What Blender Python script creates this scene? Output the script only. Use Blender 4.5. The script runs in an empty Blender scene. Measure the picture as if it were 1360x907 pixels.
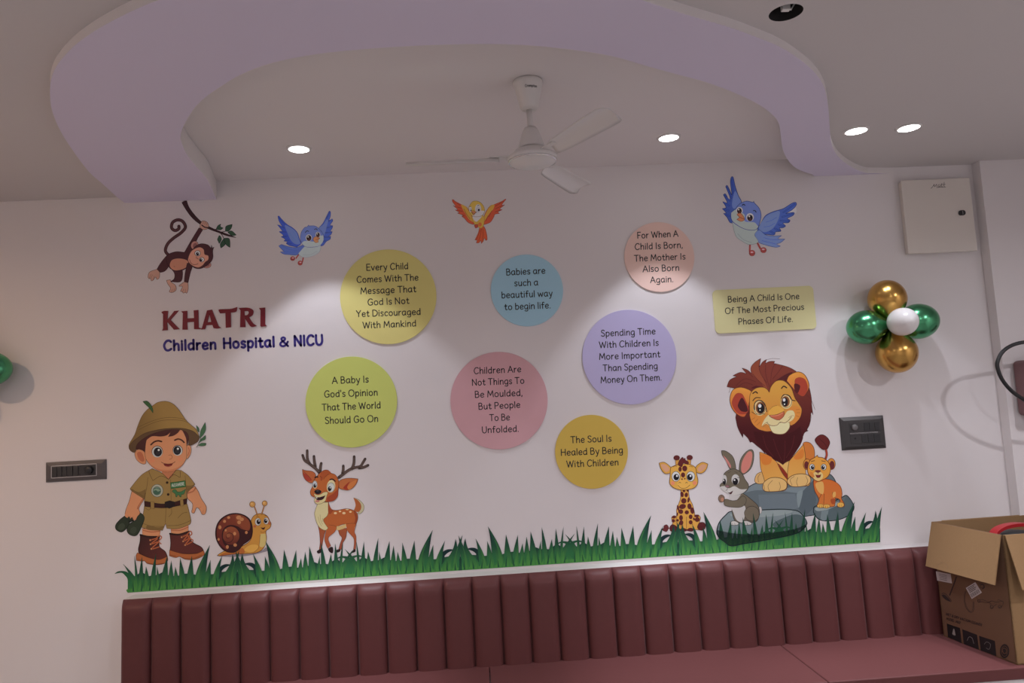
import bpy, bmesh, math, random
from mathutils import Vector, Matrix
from mathutils.geometry import tessellate_polygon
random.seed(4)
C = bpy.context.scene.collection
SC = bpy.context.scene
PI = math.pi

# ------------------------------------------------------------------ camera, world, exposure
FPX = 985.0                      # focal length in pixels of the 1360 x 907 frame
CAM = Vector((-0.176, -3.465, 1.6))
YAW, PITCH, ROLL = 0.05332537, 0.09127605, -0.05453325
_r = Vector((math.cos(YAW), -math.sin(YAW), 0))
_f = Vector((math.sin(YAW) * math.cos(PITCH), math.cos(YAW) * math.cos(PITCH), math.sin(PITCH)))
_u = _r.cross(_f)
RIGHT = math.cos(ROLL) * _r + math.sin(ROLL) * _u
UP = math.cos(ROLL) * _u - math.sin(ROLL) * _r
FWD = _f
cam_data = bpy.data.cameras.new('camera')
cam_data.sensor_width = 36
cam_data.lens = FPX / 1360 * 36
cam_data.clip_start = 0.02
cam = bpy.data.objects.new('camera', cam_data)
C.objects.link(cam)
M = Matrix((RIGHT, UP, -FWD)).transposed().to_4x4()
M.translation = CAM
cam.matrix_world = M
SC.camera = cam
SC.view_settings.view_transform = 'Standard'
SC.view_settings.look = 'None'
SC.view_settings.exposure = -0.06
SC.view_settings.gamma = 1.0
SC.view_settings.use_curve_mapping = False
world = bpy.data.worlds.new('world')
SC.world = world
world.use_nodes = True
world.node_tree.nodes['Background'].inputs[0].default_value = (0.02, 0.02, 0.022, 1)
world.node_tree.nodes['Background'].inputs[1].default_value = 0.3

# light levels (watts of each lamp)
P_WALL = 20.5       # lamps close to the decorated wall
P_CORE = 120.0       # their bright centre beams
P_FRONT_FILL = 6.0       # added unseen row in front of the sofa, to brighten seat and wall
P_ROOM_FILL = 25.5       # added unseen lamps over the rest of the room, as ambient fill
P_WARM_FILL = 13.0       # added unseen lamp by the left wall, for its warm tint
LAMP_COL = (1.0, 1.03, 1.15)
ROOM_COL = (1.0, 0.965, 1.02)


# ------------------------------------------------------------------ measuring helpers
def ray(px, py):
    return (px - 680.0) / FPX * RIGHT - (py - 453.5) / FPX * UP + FWD


def W(px, py, Y=0.0):
    """point of the plane y = Y (the decorated wall) seen at a measured spot of the photograph"""
    d = ray(px, py)
    return CAM + d * ((Y - CAM.y) / d.y)


def H(px, py, Z):
    d = ray(px, py)
    return CAM + d * ((Z - CAM.z) / d.z)


# ------------------------------------------------------------------ objects
def tag(o, label=None, cat=None, group=None, kind=None):
    if label: o['label'] = label
    if cat: o['category'] = cat
    if group: o['group'] = group
    if kind: o['kind'] = kind
    return o


def empty(name, loc, label, cat, group=None):
    o = bpy.data.objects.new(name, None)
    o.empty_display_size = 0.05
    o.location = loc
    C.objects.link(o)
    return tag(o, label, cat, group)


def root_of(o):
    while o.parent: o = o.parent
    return o


def link(name, me, parent=None, loc=None):
    o = bpy.data.objects.new(name, me)
    C.objects.link(o)
    if parent: o.parent = parent
    if loc is not None: o.location = loc
    return o


def mesh_obj(name, bm, mats, parent=None, loc=None, smooth=False, bevel=0.0, seg=2, weighted=False):
    me = bpy.data.meshes.new(name)
    bmesh.ops.recalc_face_normals(bm, faces=bm.faces[:])
    bm.to_mesh(me)
    bm.free()
    for m in (mats if isinstance(mats, (list, tuple)) else [mats]):
        me.materials.append(m)
    if smooth:
        for p in me.polygons: p.use_smooth = True
    o = link(name, me, parent, loc)
    if bevel:
        b = o.modifiers.new('bevel', 'BEVEL')
        b.width = bevel; b.segments = seg; b.limit_method = 'ANGLE'; b.angle_limit = 0.6
        if weighted:
            for p in me.polygons: p.use_smooth = True
            o.modifiers.new('normals', 'WEIGHTED_NORMAL')
    return o


def box(bm, x0, x1, y0, y1, z0, z1, mi=0):
    vs = [bm.verts.new((x, y, z)) for z in (z0, z1) for y in (y0, y1) for x in (x0, x1)]
    for q in ((0, 2, 3, 1), (4, 5, 7, 6), (0, 1, 5, 4), (2, 6, 7, 3), (0, 4, 6, 2), (1, 3, 7, 5)):
        f = bm.faces.new([vs[i] for i in q]); f.material_index = mi
    return vs


def prism(bm, poly, z0, z1, mi=0):
    """poly: list of (x, y); walls and caps between two heights"""
    n = len(poly)
    a = [bm.verts.new((p[0], p[1], z0)) for p in poly]
    b = [bm.verts.new((p[0], p[1], z1)) for p in poly]
    for i in range(n):
        f = bm.faces.new((a[i], a[(i + 1) % n], b[(i + 1) % n], b[i])); f.material_index = mi
    for tri in tessellate_polygon([[Vector((p[0], p[1], 0)) for p in poly]]):
        for ring in (a, b):
            try:
                f = bm.faces.new([ring[i] for i in tri]); f.material_index = mi
            except ValueError:
                pass


def lathe(bm, prof, n=40, mi=0, cap0=True, cap1=True, M=None):
    rings = []
    for r, z in prof:
        ring = []
        for k in range(n):
            a = 2 * PI * k / n
            v = Vector((r * math.cos(a), r * math.sin(a), z))
            ring.append(bm.verts.new(M @ v if M else v))
        rings.append(ring)
    for i in range(len(rings) - 1):
        for k in range(n):
            f = bm.faces.new((rings[i][k], rings[i][(k + 1) % n], rings[i + 1][(k + 1) % n], rings[i + 1][k]))
            f.material_index = mi; f.smooth = True
    if cap0: bm.faces.new(rings[0][::-1]).material_index = mi
    if cap1: bm.faces.new(rings[-1]).material_index = mi


def tube(bm, pts, r, n=12, mi=0, closed=False):
    pts = [Vector(p) for p in pts]
    rings = []
    up = Vector((0.13, 0.21, 0.97))
    for i, p in enumerate(pts):
        a = pts[max(i - 1, 0)]; b = pts[min(i + 1, len(pts) - 1)]
        t = (b - a).normalized()
        s = t.cross(up)
        if s.length < 1e-4: s = t.cross(Vector((1, 0, 0)))
        s.normalize(); q = s.cross(t)
        rr = r[i] if isinstance(r, (list, tuple)) else r
        rings.append([bm.verts.new(p + rr * (math.cos(2 * PI * k / n) * s + math.sin(2 * PI * k / n) * q)) for k in range(n)])
    for i in range(len(rings) - 1):
        for k in range(n):
            f = bm.faces.new((rings[i][k], rings[i][(k + 1) % n], rings[i + 1][(k + 1) % n], rings[i + 1][k]))
            f.smooth = True; f.material_index = mi
    for ring in (rings[0][::-1], rings[-1]):
        bm.faces.new(ring).material_index = mi


# ------------------------------------------------------------------ materials
def lin(c):
    c = c / 255.0
    return c / 12.92 if c <= 0.04045 else ((c + 0.055) / 1.055) ** 2.4


MATS = {}


def pbsdf(name):
    m = bpy.data.materials.new(name)
    m.use_nodes = True
    return m, m.node_tree, m.node_tree.nodes['Principled BSDF']


def mat(name, col, rough=0.5, metal=0.0, spec=0.5, bump=None, coat=0.0, vary=0.0, sheen=0.0):
    """plain painted or moulded surface; bump = (scale, strength), vary = slight mottling"""
    if name in MATS: return MATS[name]
    m, nt, b = pbsdf(name)
    b.inputs['Base Color'].default_value = (*col, 1)
    b.inputs['Roughness'].default_value = rough
    b.inputs['Metallic'].default_value = metal
    b.inputs['Specular IOR Level'].default_value = spec
    if sheen:
        b.inputs['Sheen Weight'].default_value = sheen
        b.inputs['Sheen Roughness'].default_value = .45
        b.inputs['Sheen Tint'].default_value = (1, .72, .72, 1)
    if coat: b.inputs['Coat Weight'].default_value = coat
    if bump or vary:
        tc = nt.nodes.new('ShaderNodeTexCoord')
        nz = nt.nodes.new('ShaderNodeTexNoise')
        nz.inputs['Scale'].default_value = bump[0] if bump else 6
        nz.inputs['Detail'].default_value = 5
        nt.links.new(tc.outputs['Object'], nz.inputs['Vector'])
        if bump:
            bp = nt.nodes.new('ShaderNodeBump')
            bp.inputs['Strength'].default_value = bump[1]
            bp.inputs['Distance'].default_value = 0.004
            nt.links.new(nz.outputs['Fac'], bp.inputs['Height'])
            nt.links.new(bp.outputs['Normal'], b.inputs['Normal'])
        if vary:
            mx = nt.nodes.new('ShaderNodeMix'); mx.data_type = 'RGBA'
            mx.inputs[6].default_value = (*[c * (1 - vary) for c in col], 1)
            mx.inputs[7].default_value = (*[min(1, c * (1 + vary)) for c in col], 1)
            nt.links.new(nz.outputs['Fac'], mx.inputs[0])
            nt.links.new(mx.outputs[2], b.inputs['Base Color'])
    MATS[name] = m
    return m


def emit(name, col, strength):
    if name in MATS: return MATS[name]
    m, nt, b = pbsdf(name)
    b.inputs['Base Color'].default_value = (0.8, 0.8, 0.8, 1)
    b.inputs['Emission Color'].default_value = (*col, 1)
    b.inputs['Emission Strength'].default_value = strength
    MATS[name] = m
    return m


WALL_ALB = (0.80, 0.765, 0.765)
WREF = (170, 160, 163)           # how the wall beside the prints reads in the photograph


def ink(c, ref=None):
    """printed colour: what the photograph shows, divided by the light that falls on the wall there"""
    gain = (0.90, 0.85, 0.95) if ref else (0.64, 0.63, 0.60)
    ref = ref or WREF
    return tuple(min(0.92, max(0.004, lin(c[i]) / lin(ref[i]) * WALL_ALB[i] * gain[i])) for i in range(3))


def ink_mat(c, ref=None, alpha=1.0):
    key = ('ink', tuple(c), tuple(ref or WREF), alpha)
    if key in MATS: return MATS[key]
    m, nt, b = pbsdf('print_%02x%02x%02x' % tuple(int(v) for v in c))
    b.inputs['Base Color'].default_value = (*ink(c, ref), 1)
    b.inputs['Roughness'].default_value = 0.55
    b.inputs['Specular IOR Level'].default_value = 0.25
    b.inputs['Alpha'].default_value = alpha
    MATS[key] = m
    return m


def grad_mat(c0, c1, p0, p1, ref=None):
    """print that runs from one ink to another between two points of the sticker (object space)"""
    key = ('grad', tuple(c0), tuple(c1), tuple(round(v, 4) for v in p0), tuple(round(v, 4) for v in p1), tuple(ref or WREF))
    if key in MATS: return MATS[key]
    m, nt, b = pbsdf('print_blend')
    tc = nt.nodes.new('ShaderNodeTexCoord')
    d = Vector(p1) - Vector(p0)
    sub = nt.nodes.new('ShaderNodeVectorMath'); sub.operation = 'SUBTRACT'; sub.inputs[1].default_value = p0
    dot = nt.nodes.new('ShaderNodeVectorMath'); dot.operation = 'DOT_PRODUCT'; dot.inputs[1].default_value = d / d.length_squared
    mr = nt.nodes.new('ShaderNodeMapRange')
    mx = nt.nodes.new('ShaderNodeMix'); mx.data_type = 'RGBA'
    mx.inputs[6].default_value = (*ink(c0, ref), 1)
    mx.inputs[7].default_value = (*ink(c1, ref), 1)
    nt.links.new(tc.outputs['Object'], sub.inputs[0])
    nt.links.new(sub.outputs[0], dot.inputs[0])
    nt.links.new(dot.outputs['Value'], mr.inputs['Value'])
    nt.links.new(mr.outputs['Result'], mx.inputs[0])
    nt.links.new(mx.outputs[2], b.inputs['Base Color'])
    b.inputs['Roughness'].default_value = 0.55
    b.inputs['Specular IOR Level'].default_value = 0.25
    MATS[key] = m
    return m


# ------------------------------------------------------------------ flat drawing: outlines in measured coordinates
def parse(s):
    """'x,y x,y! ...' -> [(x, y, corner)]"""
    out = []
    for t in s.split():
        c = t.endswith('!')
        x, y = t.rstrip('!').split(',')
        out.append((float(x), float(y), c))
    return out


def spline(pts, closed, n=6):
    m = len(pts)
    if m < 3 and not closed:
        return [(p[0], p[1]) for p in pts]
    out = []
    segs = m if closed else m - 1
    for i in range(segs):
        p1, p2 = pts[i], pts[(i + 1) % m]
        p0 = pts[i - 1] if (closed or i > 0) else p1
        p3 = pts[(i + 2) % m] if (closed or i + 2 < m) else p2
        if p1[2]: p0 = p1
        if p2[2]: p3 = p2
        if p1[2] and p2[2]:
            out.append((p1[0], p1[1])); continue
        for k in range(n):
            t = k / n; t2 = t * t; t3 = t2 * t
            out.append(tuple(0.5 * (2 * p1[a] + (p2[a] - p0[a]) * t + (2 * p0[a] - 5 * p1[a] + 4 * p2[a] - p3[a]) * t2
                                    + (3 * p1[a] - p0[a] - 3 * p2[a] + p3[a]) * t3) for a in (0, 1)))
    if not closed: out.append((pts[-1][0], pts[-1][1]))
    return out


def ribbon(pts, w0, w1=None, closed=False):
    """list of quads along a path; the width may run from w0 to w1"""
    if w1 is None: w1 = w0
    n = len(pts)
    L, R = [], []
    for i, p in enumerate(pts):
        a = pts[i - 1] if (i > 0 or closed) else p
        b = pts[(i + 1) % n] if (i < n - 1 or closed) else p
        dx, dy = b[0] - a[0], b[1] - a[1]
        l = math.hypot(dx, dy) or 1
        w = (w0 + (w1 - w0) * i / max(1, n - 1)) / 2
        L.append((p[0] - dy / l * w, p[1] + dx / l * w))
        R.append((p[0] + dy / l * w, p[1] - dx / l * w))
    out = []
    for i in range(n if closed else n - 1):
        j = (i + 1) % n
        out.append([L[i], L[j], R[j], R[i]])
    return out


def disc(cx, cy, rx, ry=None, rot=0.0, n=24):
    ry = rx if ry is None else ry
    c, s = math.cos(math.radians(rot)), math.sin(math.radians(rot))
    return [(cx + rx * math.cos(2 * PI * k / n) * c - ry * math.sin(2 * PI * k / n) * s,
             cy + rx * math.cos(2 * PI * k / n) * s + ry * math.sin(2 * PI * k / n) * c) for k in range(n)]


STEP = 0.000012


class View:
    """coordinates read off an enlarged crop of the photograph"""
    def __init__(self, x0, y0, s): self.x0, self.y0, self.s = x0, y0, s
    def __call__(self, pts): return [(self.x0 + p[0] / self.s, self.y0 + p[1] / self.s) for p in pts]
    def S(self, s, n=6): return self([p for p in spline(parse(s), True, n)])


class Print:
    """one self-adhesive print on the wall: an Empty at its foot and a thin mesh for every part"""
    def __init__(self, name, label, cat, foot, lift, view, ref=None, group=None):
        self.view, self.ref, self.lift, self.k = view, ref, lift, 0
        p = W(*foot)
        self.root = empty(name, (p.x, -lift, p.z), label, cat, group)
        self.o = self.root.location.copy()
        self.parts = []

    def part(self, name, parent=None, view=None):
        q = Part(self, name, parent, view or self.view)
        self.parts.append(q)
        return q

    def done(self):
        for q in self.parts: q.build()
        return self.root


class Part:
    def __init__(self, art, name, parent, view):
        self.art, self.name, self.parent, self.view, self.shapes, self.obj = art, name, parent, view, [], None

    def _mat(self, c):
        if isinstance(c, bpy.types.Material): return c
        if c[0] == 'g':
            _, c0, c1, p0, p1 = c
            a, b = self.view([p0, p1])
            return grad_mat(c0, c1, self.loc(*a), self.loc(*b), self.art.ref)
        if len(c) == 4: return ink_mat(c[:3], self.art.ref, c[3])
        return ink_mat(c, self.art.ref)

    def loc(self, px, py):
        p = W(px, py)
        return (p.x - self.art.o.x, 0.0, p.z - self.art.o.z)

    def add(self, polys, c):
        self.shapes.append((polys, self._mat(c), self.art.k))
        self.art.k += 1

    def fill(self, s, c, ol=None, olw=3, n=6):
        pts = self.view(spline(parse(s), True, n)) if isinstance(s, str) else s
        self.add([pts], c)
        if ol: self.add(ribbon(pts, olw / self.view.s, closed=True), ol)
        return self

    def line(self, s, w, c, w1=None, n=6):
        for st in s.split(';'):
            pts = self.view(spline(parse(st), False, n))
            polys = ribbon(pts, w / self.view.s, None if w1 is None else w1 / self.view.s)
            polys.append(disc(*pts[0], w / 2 / self.view.s, n=10))
            polys.append(disc(*pts[-1], (w if w1 is None else w1) / 2 / self.view.s, n=10))
            self.add(polys, c)
        return self

    def ell(self, cx, cy, rx, ry, c, rot=0, ol=None, olw=3):
        pts = self.view(disc(cx, cy, rx, ry, rot))
        self.add([pts], c)
        if ol: self.add(ribbon(pts, olw / self.view.s, closed=True), ol)
        return self

    def eye(self, cx, cy, rx, ry, px, py, prx, pry, white=(205, 200, 205), black=(22, 18, 24), hl=0.3, ol=(50, 35, 35), olw=4):
        self.ell(cx, cy, rx, ry, white, ol=ol, olw=olw)
        self.ell(px, py, prx, pry, black)
        self.ell(px + prx * .25, py - pry * .4, prx * hl, pry * hl, (225, 222, 228))
        return self

    def build(self):
        mats, idx = [], {}
        verts, faces, fm = [], [], []
        for polys, m, k in self.shapes:
            if m.name not in idx:
                idx[m.name] = len(mats); mats.append(m)
            y = -k * STEP
            for poly in polys:
                base = len(verts)
                for px, py in poly:
                    p = self.loc(px, py)
                    verts.append((p[0], y, p[2]))
                if len(poly) == 4:
                    tris = [(0, 1, 2), (0, 2, 3)]
                else:
                    tris = tessellate_polygon([[Vector((v[0], v[2], 0)) for v in verts[base:]]])
                for t in tris:
                    a, b, c = (Vector(verts[base + i]) for i in t)
                    if (b - a).cross(c - a).y > 0: t = (t[0], t[2], t[1])   # face the room (-y)
                    faces.append([base + i for i in t]); fm.append(idx[m.name])
        me = bpy.data.meshes.new(self.name)
        me.from_pydata(verts, [], faces)
        for m in mats: me.materials.append(m)
        me.polygons.foreach_set('material_index', fm)
        me.update()
        self.obj = link(self.name, me, self.parent.obj if self.parent else self.art.root)


# ------------------------------------------------------------------ hand-drawn lettering (single strokes given a width)
GL = {
 'A': (8, '0,0! 4,10! 8,0!;1.4,3.5 6.6,3.5'), 'B': (6.5, '.5,0! .5,10! 4,9.9 5.4,7.8 4,5.7 .5,5.3!;.5,5.3! 4.8,5.2 6.3,2.8 4.6,.2 .5,0!'),
 'C': (7.5, '7.3,8.6 5.5,10 2.5,9.3 .3,5.3 1.6,1 4.5,0 7.3,1.5'), 'D': (8, '.5,0! .5,10! 4.5,9.7 7.6,6.8 7.4,3 4.5,.3 .5,0!'),
 'E': (6, '5.8,10! .5,10! .5,0! 6,0!;.5,5.2 5,5.2'), 'F': (5.6, '5.6,10! .5,10! .5,0!;.5,5 4.6,5'),
 'G': (8, '7.4,8.6 5.5,10 2.5,9.3 .3,5.3 1.6,.9 4.5,0 7.4,1.2! 7.4,4.6! 4.8,4.6!'), 'H': (7.5, '.5,0 .5,10;7,0 7,10;.5,5.2 7,5.2'),
 'I': (1.6, '.8,0 .8,10'), 'J': (4, '3.5,10! 3.5,3 2.6,.3 .2,.6'), 'K': (6.5, '.5,10 .5,0;6,10! .6,4.6! 6.3,0!'), 'L': (5.5, '.5,10! .5,0! 5.5,0!'),
 'M': (9.4, '.3,0! 1.4,10! 4.8,2.5! 8.2,10! 9.2,0!'), 'N': (7.8, '.5,0! .5,10! 7.2,0! 7.2,10!'),
 'O': (9, '4.5,10 1.5,8.8 .2,5 1.5,1.2 4.5,0 7.5,1.2 8.8,5 7.5,8.8 4.5,10'), 'P': (6.2, '.5,0! .5,10! 4.5,9.9 6,7.4 4.5,4.9 .5,4.6!'),
 'R': (6.8, '.5,0! .5,10! 4.5,9.9 6,7.6 4.5,5.1 .5,4.8!;3,4.9 6.6,0'), 'S': (5.8, '5.5,8.8 3.5,10 1,9.2 .8,6.8 3,5.4 5.4,3.6 5.2,1 2.8,0 .3,1.2'),
 'T': (7, '0,10 7,10;3.5,10 3.5,0'), 'U': (7.5, '.5,10! .5,3.5 2,.4 5,.2 7,3.2 7,10!'), 'V': (7.5, '0,10! 3.8,0! 7.5,10!'),
 'W': (11, '0,10! 2.8,0! 5.5,9! 8.2,0! 11,10!'), 'X': (7, '0,0 7,10;0,10 7,0'), 'Y': (7, '0,10! 3.5,5! 7,10!;3.5,5 3.5,0'),
 '&': (8, '8,0! 2,7.5 3,10 5,9.4 5,7.4 1,4.2 .5,1.5 3,0 6,1.4 8,5'), '0': (6.4, '3.2,10 .9,8.5 .2,5 .9,1.4 3.2,0 5.5,1.4 6.2,5 5.5,8.5 3.2,10'),
 '2': (6, '.4,8.4 2,10 4.8,9.4 5.4,7 .3,0! 6,0!'), ':': (1.2, '.6,6 .6,5.4;.6,.6 .6,0'), '-': (3, '.2,4.2 2.8,4.2'),
 'a': (6.2, '5.4,6.3! 3,6.6 .5,5 .4,2 2,.1 4,.8 5.3,3;5.4,6.3! 5.3,2 6.1,.1'), 'b': (5.8, '.5,10 .5,.2;.5,4.5 2.5,6.5 5,5.6 5.5,2.5 3.5,0 .5,.6'),
 'c': (5, '5,5.6 3.2,6.5 1,5.4 .4,2.8 1.8,.2 5,.8'), 'd': (6, '5.4,10 5.4,0;5.4,5.6 3,6.5 .6,4.8 .6,1.6 2.4,.1 5.4,1.8'),
 'e': (5.6, '.6,3.2! 5.2,3.8 4.6,6 2.6,6.5 .6,4.6 .5,2 2.2,.1 5.3,.9'), 'f': (4, '4.2,9.4 2.8,10 1.7,8.5 1.6,0;0,6.2 3.8,6.2'),
 'g': (6, '5.4,6.3! 3,6.6 .5,5 .4,2 2,.1 4,.8 5.3,3;5.4,6.3! 5.4,-1.5 3.8,-3.2 .6,-2.6'), 'h': (5.6, '.5,10 .5,0;.5,4 2.5,6.4 4.6,6 5.1,4 5.1,0'),
 'i': (1.2, '.6,6.5 .6,0;.6,8.6 .6,9.1'), 'k': (5.4, '.5,10 .5,0;5,6.5! .6,3! 5.3,0!'), 'l': (1.2, '.6,10 .6,0'),
 'm': (9.1, '.5,6.5 .5,0;.5,4 2,6.4 4,6 4.6,4 4.6,0;4.6,4 6.2,6.4 8.1,6 8.6,4 8.6,0'), 'n': (5.6, '.5,6.5 .5,0;.5,4 2.5,6.4 4.6,6 5.1,4 5.1,0'),
 'o': (6.2, '3.1,6.5 1,5.6 .3,3.2 1.2,.7 3.1,0 5,.8 5.9,3.2 5,5.7 3.1,6.5'), 'p': (5.8, '.5,6.5 .5,-3.3;.5,4.5 2.5,6.5 5,5.6 5.5,3 3.8,.1 .5,.8'),
 'r': (3.8, '.5,6.5 .5,0;.5,3.8 2,6 3.8,6.3'), 's': (4.4, '4.2,5.8 2.4,6.6 .6,5.6 1,3.9 3.4,2.9 4.1,1.4 2.6,0 .3,.7'),
 't': (4, '1.7,8.8 1.7,1.5 2.6,.1 4.2,.6;0,6.2 3.8,6.2'), 'u': (5.6, '.5,6.5 .5,2.2 1.6,.1 3.6,.5 5.1,2.5;5.1,6.5 5.1,0'),
 'v': (5.4, '0,6.5! 2.7,0! 5.4,6.5!'), 'w': (8.4, '0,6.5! 2,0! 4.2,5.6! 6.4,0! 8.4,6.5!'), 'y': (5.4, '0,6.5! 2.8,.4!;5.4,6.5 2.2,-2.5 .6,-3.3'),
 '.': (1, '.5,.4 .5,0'), ',': (1.2, '.7,.5 .2,-1.5'), "'": (1, '.5,10 .3,7.6'),
}


def split_corners(pts):
    out, cur = [], []
    for p in pts:
        cur.append(p)
        if p[2] and len(cur) > 1:
            out.append(cur); cur = [p]
    if len(cur) > 1: out.append(cur)
    return out


def text_polys(txt, p0, p1, cap, wt, gap=2.0, space=3.6, slant=0.0):
    """stroke text whose baseline runs from p0 to p1 (its ink ends), capitals `cap` high, in the same units"""
    x, runs = 0.0, []
    for ch in txt:
        if ch == ' ':
            x += space; continue
        w, st = GL[ch]
        runs.append((x, st)); x += w + gap
    total = x - gap
    dx, dy = p1[0] - p0[0], p1[1] - p0[1]
    L = math.hypot(dx, dy)
    ex, ey = (dx / L, dy / L), (dy / L, -dx / L)       # image y runs down
    sx, sy = L / total, cap / 10.0
    def T(q):
        u, v = q[0] * sx + q[1] * sy * slant, q[1] * sy
        return (p0[0] + ex[0] * u + ey[0] * v, p0[1] + ex[1] * u + ey[1] * v)
    out = []
    wpx = wt * sy
    for x0, st in runs:
        for s in st.split(';'):
            for sub in split_corners(parse(s)):
                pts = [T((p[0] + x0, p[1])) for p in spline([(a, b, c) for a, b, c in sub], False, 5)]
                out += ribbon(pts, wpx)
                out.append(disc(*pts[0], wpx / 2, n=8)); out.append(disc(*pts[-1], wpx / 2, n=8))
    return out


def wall_polys_mesh(name, polys, m, y, parent, thick=0.0):
    """flat shapes given in photograph coordinates, lying in the plane y of the wall"""
    o = root_of(parent).location if parent else Vector((0, 0, 0))
    verts, faces = [], []
    def face(ids, flip=False):
        faces.append(ids[::-1] if flip else ids)
    for poly in polys:
        base = len(verts); n = len(poly)
        q = [W(*p) for p in poly]
        for p in q: verts.append((p.x - o.x, y - o.y, p.z - o.z))
        if thick:
            for p in q: verts.append((p.x - o.x, y + thick - o.y, p.z - o.z))
        for t in tessellate_polygon([[Vector((p.x, p.z, 0)) for p in q]]):
            a, b, c = (Vector(verts[base + i]) for i in t)
            if (b - a).cross(c - a).y > 0: t = (t[0], t[2], t[1])
            faces.append([base + i for i in t])
        if thick:
            for i in range(n):
                j = (i + 1) % n
                faces.append([base + i, base + j, base + n + j, base + n + i])
    me = bpy.data.meshes.new(name)
    me.from_pydata(verts, [], faces)
    me.materials.append(m)
    me.update()
    return link(name, me, parent)

# ------------------------------------------------------------------ the room
ZO, ZI, ZP = 2.684, 2.745, 2.655          # main ceiling, raised centre, underside of the lilac band
XL, XR, YB = -3.1, 3.3, -6.2
XC, CD = 2.335, 0.058                     # column in the right corner
wall_m = mat('wall_paint', WALL_ALB, 0.75, spec=0.25, bump=(60, 0.04))
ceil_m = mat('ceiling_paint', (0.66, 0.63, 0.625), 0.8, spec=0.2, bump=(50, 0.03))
lit_ceil_m = mat('ceiling_paint_lit', (0.80, 0.765, 0.765), 0.8, spec=0.2, bump=(50, 0.03))  # lighter copy of the ceiling paint, light from nearby lamps put into its colour
#'ceiling_paint', (0.74, 0.70, 0.685), 0.8, spec=0.2, bump=(50, 0.03))
lilac_m = mat('lilac_paint', (0.74, 0.69, 0.85), 0.75, spec=0.2, bump=(50, 0.03))
tile_m = mat('floor_tile', (0.30, 0.28, 0.27), 0.25, vary=0.04)


def structure(name, bm, m, **k):
    return tag(mesh_obj(name, bm, m, **k), kind='structure')


bm = bmesh.new(); box(bm, XL - .1, XR + .1, 0, 0.12, -0.1, 2.95); structure('wall_back', bm, wall_m)
bm = bmesh.new(); box(bm, XL - .12, XL, YB, -0.0005, -0.1, 2.95); structure('wall_left', bm, wall_m)
bm = bmesh.new(); box(bm, XR, XR + .12, YB, -0.0005, -0.1, 2.95); structure('wall_right', bm, wall_m)
bm = bmesh.new(); box(bm, XL - .1, XR + .1, YB - .12, YB, -0.1, 2.95); structure('wall_front', bm, wall_m)
bm = bmesh.new(); box(bm, XL, XR, YB, -0.0005, -0.1, 0.0); structure('floor', bm, tile_m)
bm = bmesh.new(); box(bm, XC, XR - .0005, -CD, -0.0005, 0.0005, ZO - .0005)
structure('wall_column', bm, wall_m)

# lilac band: both edges as they run over the ceiling
outer_px = ('160,266! 136,244 118,228 97.5,201 81.5,176 70,150 66.5,128 68,105 77,85 97.5,62 120,45 145,30 177,14 214,-1 '
            '290,-24 400,-43 540,-51 680,-42 800,-16 900,16 967.6,36 1001,48 1035,62 1062,79 1082.6,97 1094.5,116 1100,142 1102,169 1105,193 1116,211 1137,225 1157,231 1176,233!')
inner_px = ('287,264! 276.5,240 260.5,221 248,204.5 241,188.5 240,179 244.5,166 257,145 273,129 296,113 320,99 360,84 420,72 500,64 600,59 700,60 800,72 860,88 '
            '900,99 934,108 967.6,120 1001,135 1022,149 1033.6,162 1037,179 1040,199.5 1049,216 1062,226 1083,233!')


def ceiling_line(s, z):
    out = []
    for px, py in spline(parse(s), False, 4):
        p = H(px, py, z)
        out.append((p.x, min(p.y, -0.001)))
    k0 = [p for p in out[1:-1] if p[1] < -0.004]
    out = [out[0]] + k0 + [out[-1]]
    out[0] = (out[0][0], -0.001); out[-1] = (out[-1][0], -0.001)
    return out


OUT = ceiling_line(outer_px, ZP)
INN = ceiling_line(inner_px, ZP)
bm = bmesh.new()
prism(bm, OUT + INN[::-1], ZP, ZI - .002)
for f in bm.faces:
    if len(f.verts) == 4: f.material_index = 1            # the plaster edge is left cream, in the brightened ceiling tone
structure('ceiling_band', bm, (lilac_m, lit_ceil_m))

# main ceiling round the band, with the round cut-out of an unfitted lamp
HOLE = H(1043.8, 17, ZO)
inset = []
for i in range(len(OUT)):
    inset.append(OUT[i])
hole = [(HOLE.x + .047 * math.cos(2 * PI * k / 28), HOLE.y + .047 * math.sin(2 * PI * k / 28)) for k in range(28)]
rim = [(XL, -.001)] + inset + [(XR, -.001), (XR, YB), (XL, YB)]
bm = bmesh.new()
va = [bm.verts.new((x, y, ZO)) for x, y in rim + hole]
for t in tessellate_polygon([[Vector((x, y, 0)) for x, y in rim], [Vector((x, y, 0)) for x, y in hole]]):
    bm.faces.new([va[i] for i in t])
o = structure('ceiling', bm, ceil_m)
if o.data.polygons[0].normal.z > 0: o.data.flip_normals()
bm = bmesh.new(); box(bm, XL, XR, YB, -0.0005, ZI, ZI + .08); structure('ceiling_centre', bm, lit_ceil_m)

# ------------------------------------------------------------------ lamps in the ceiling
lens_m = emit('lamp_lens', (1.0, 0.98, 0.97), 9.0)
trim_m = mat('white_trim', (0.80, 0.78, 0.77), 0.4)
chrome_m = mat('chrome', (0.8, 0.8, 0.8), 0.15, metal=1.0)


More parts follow.
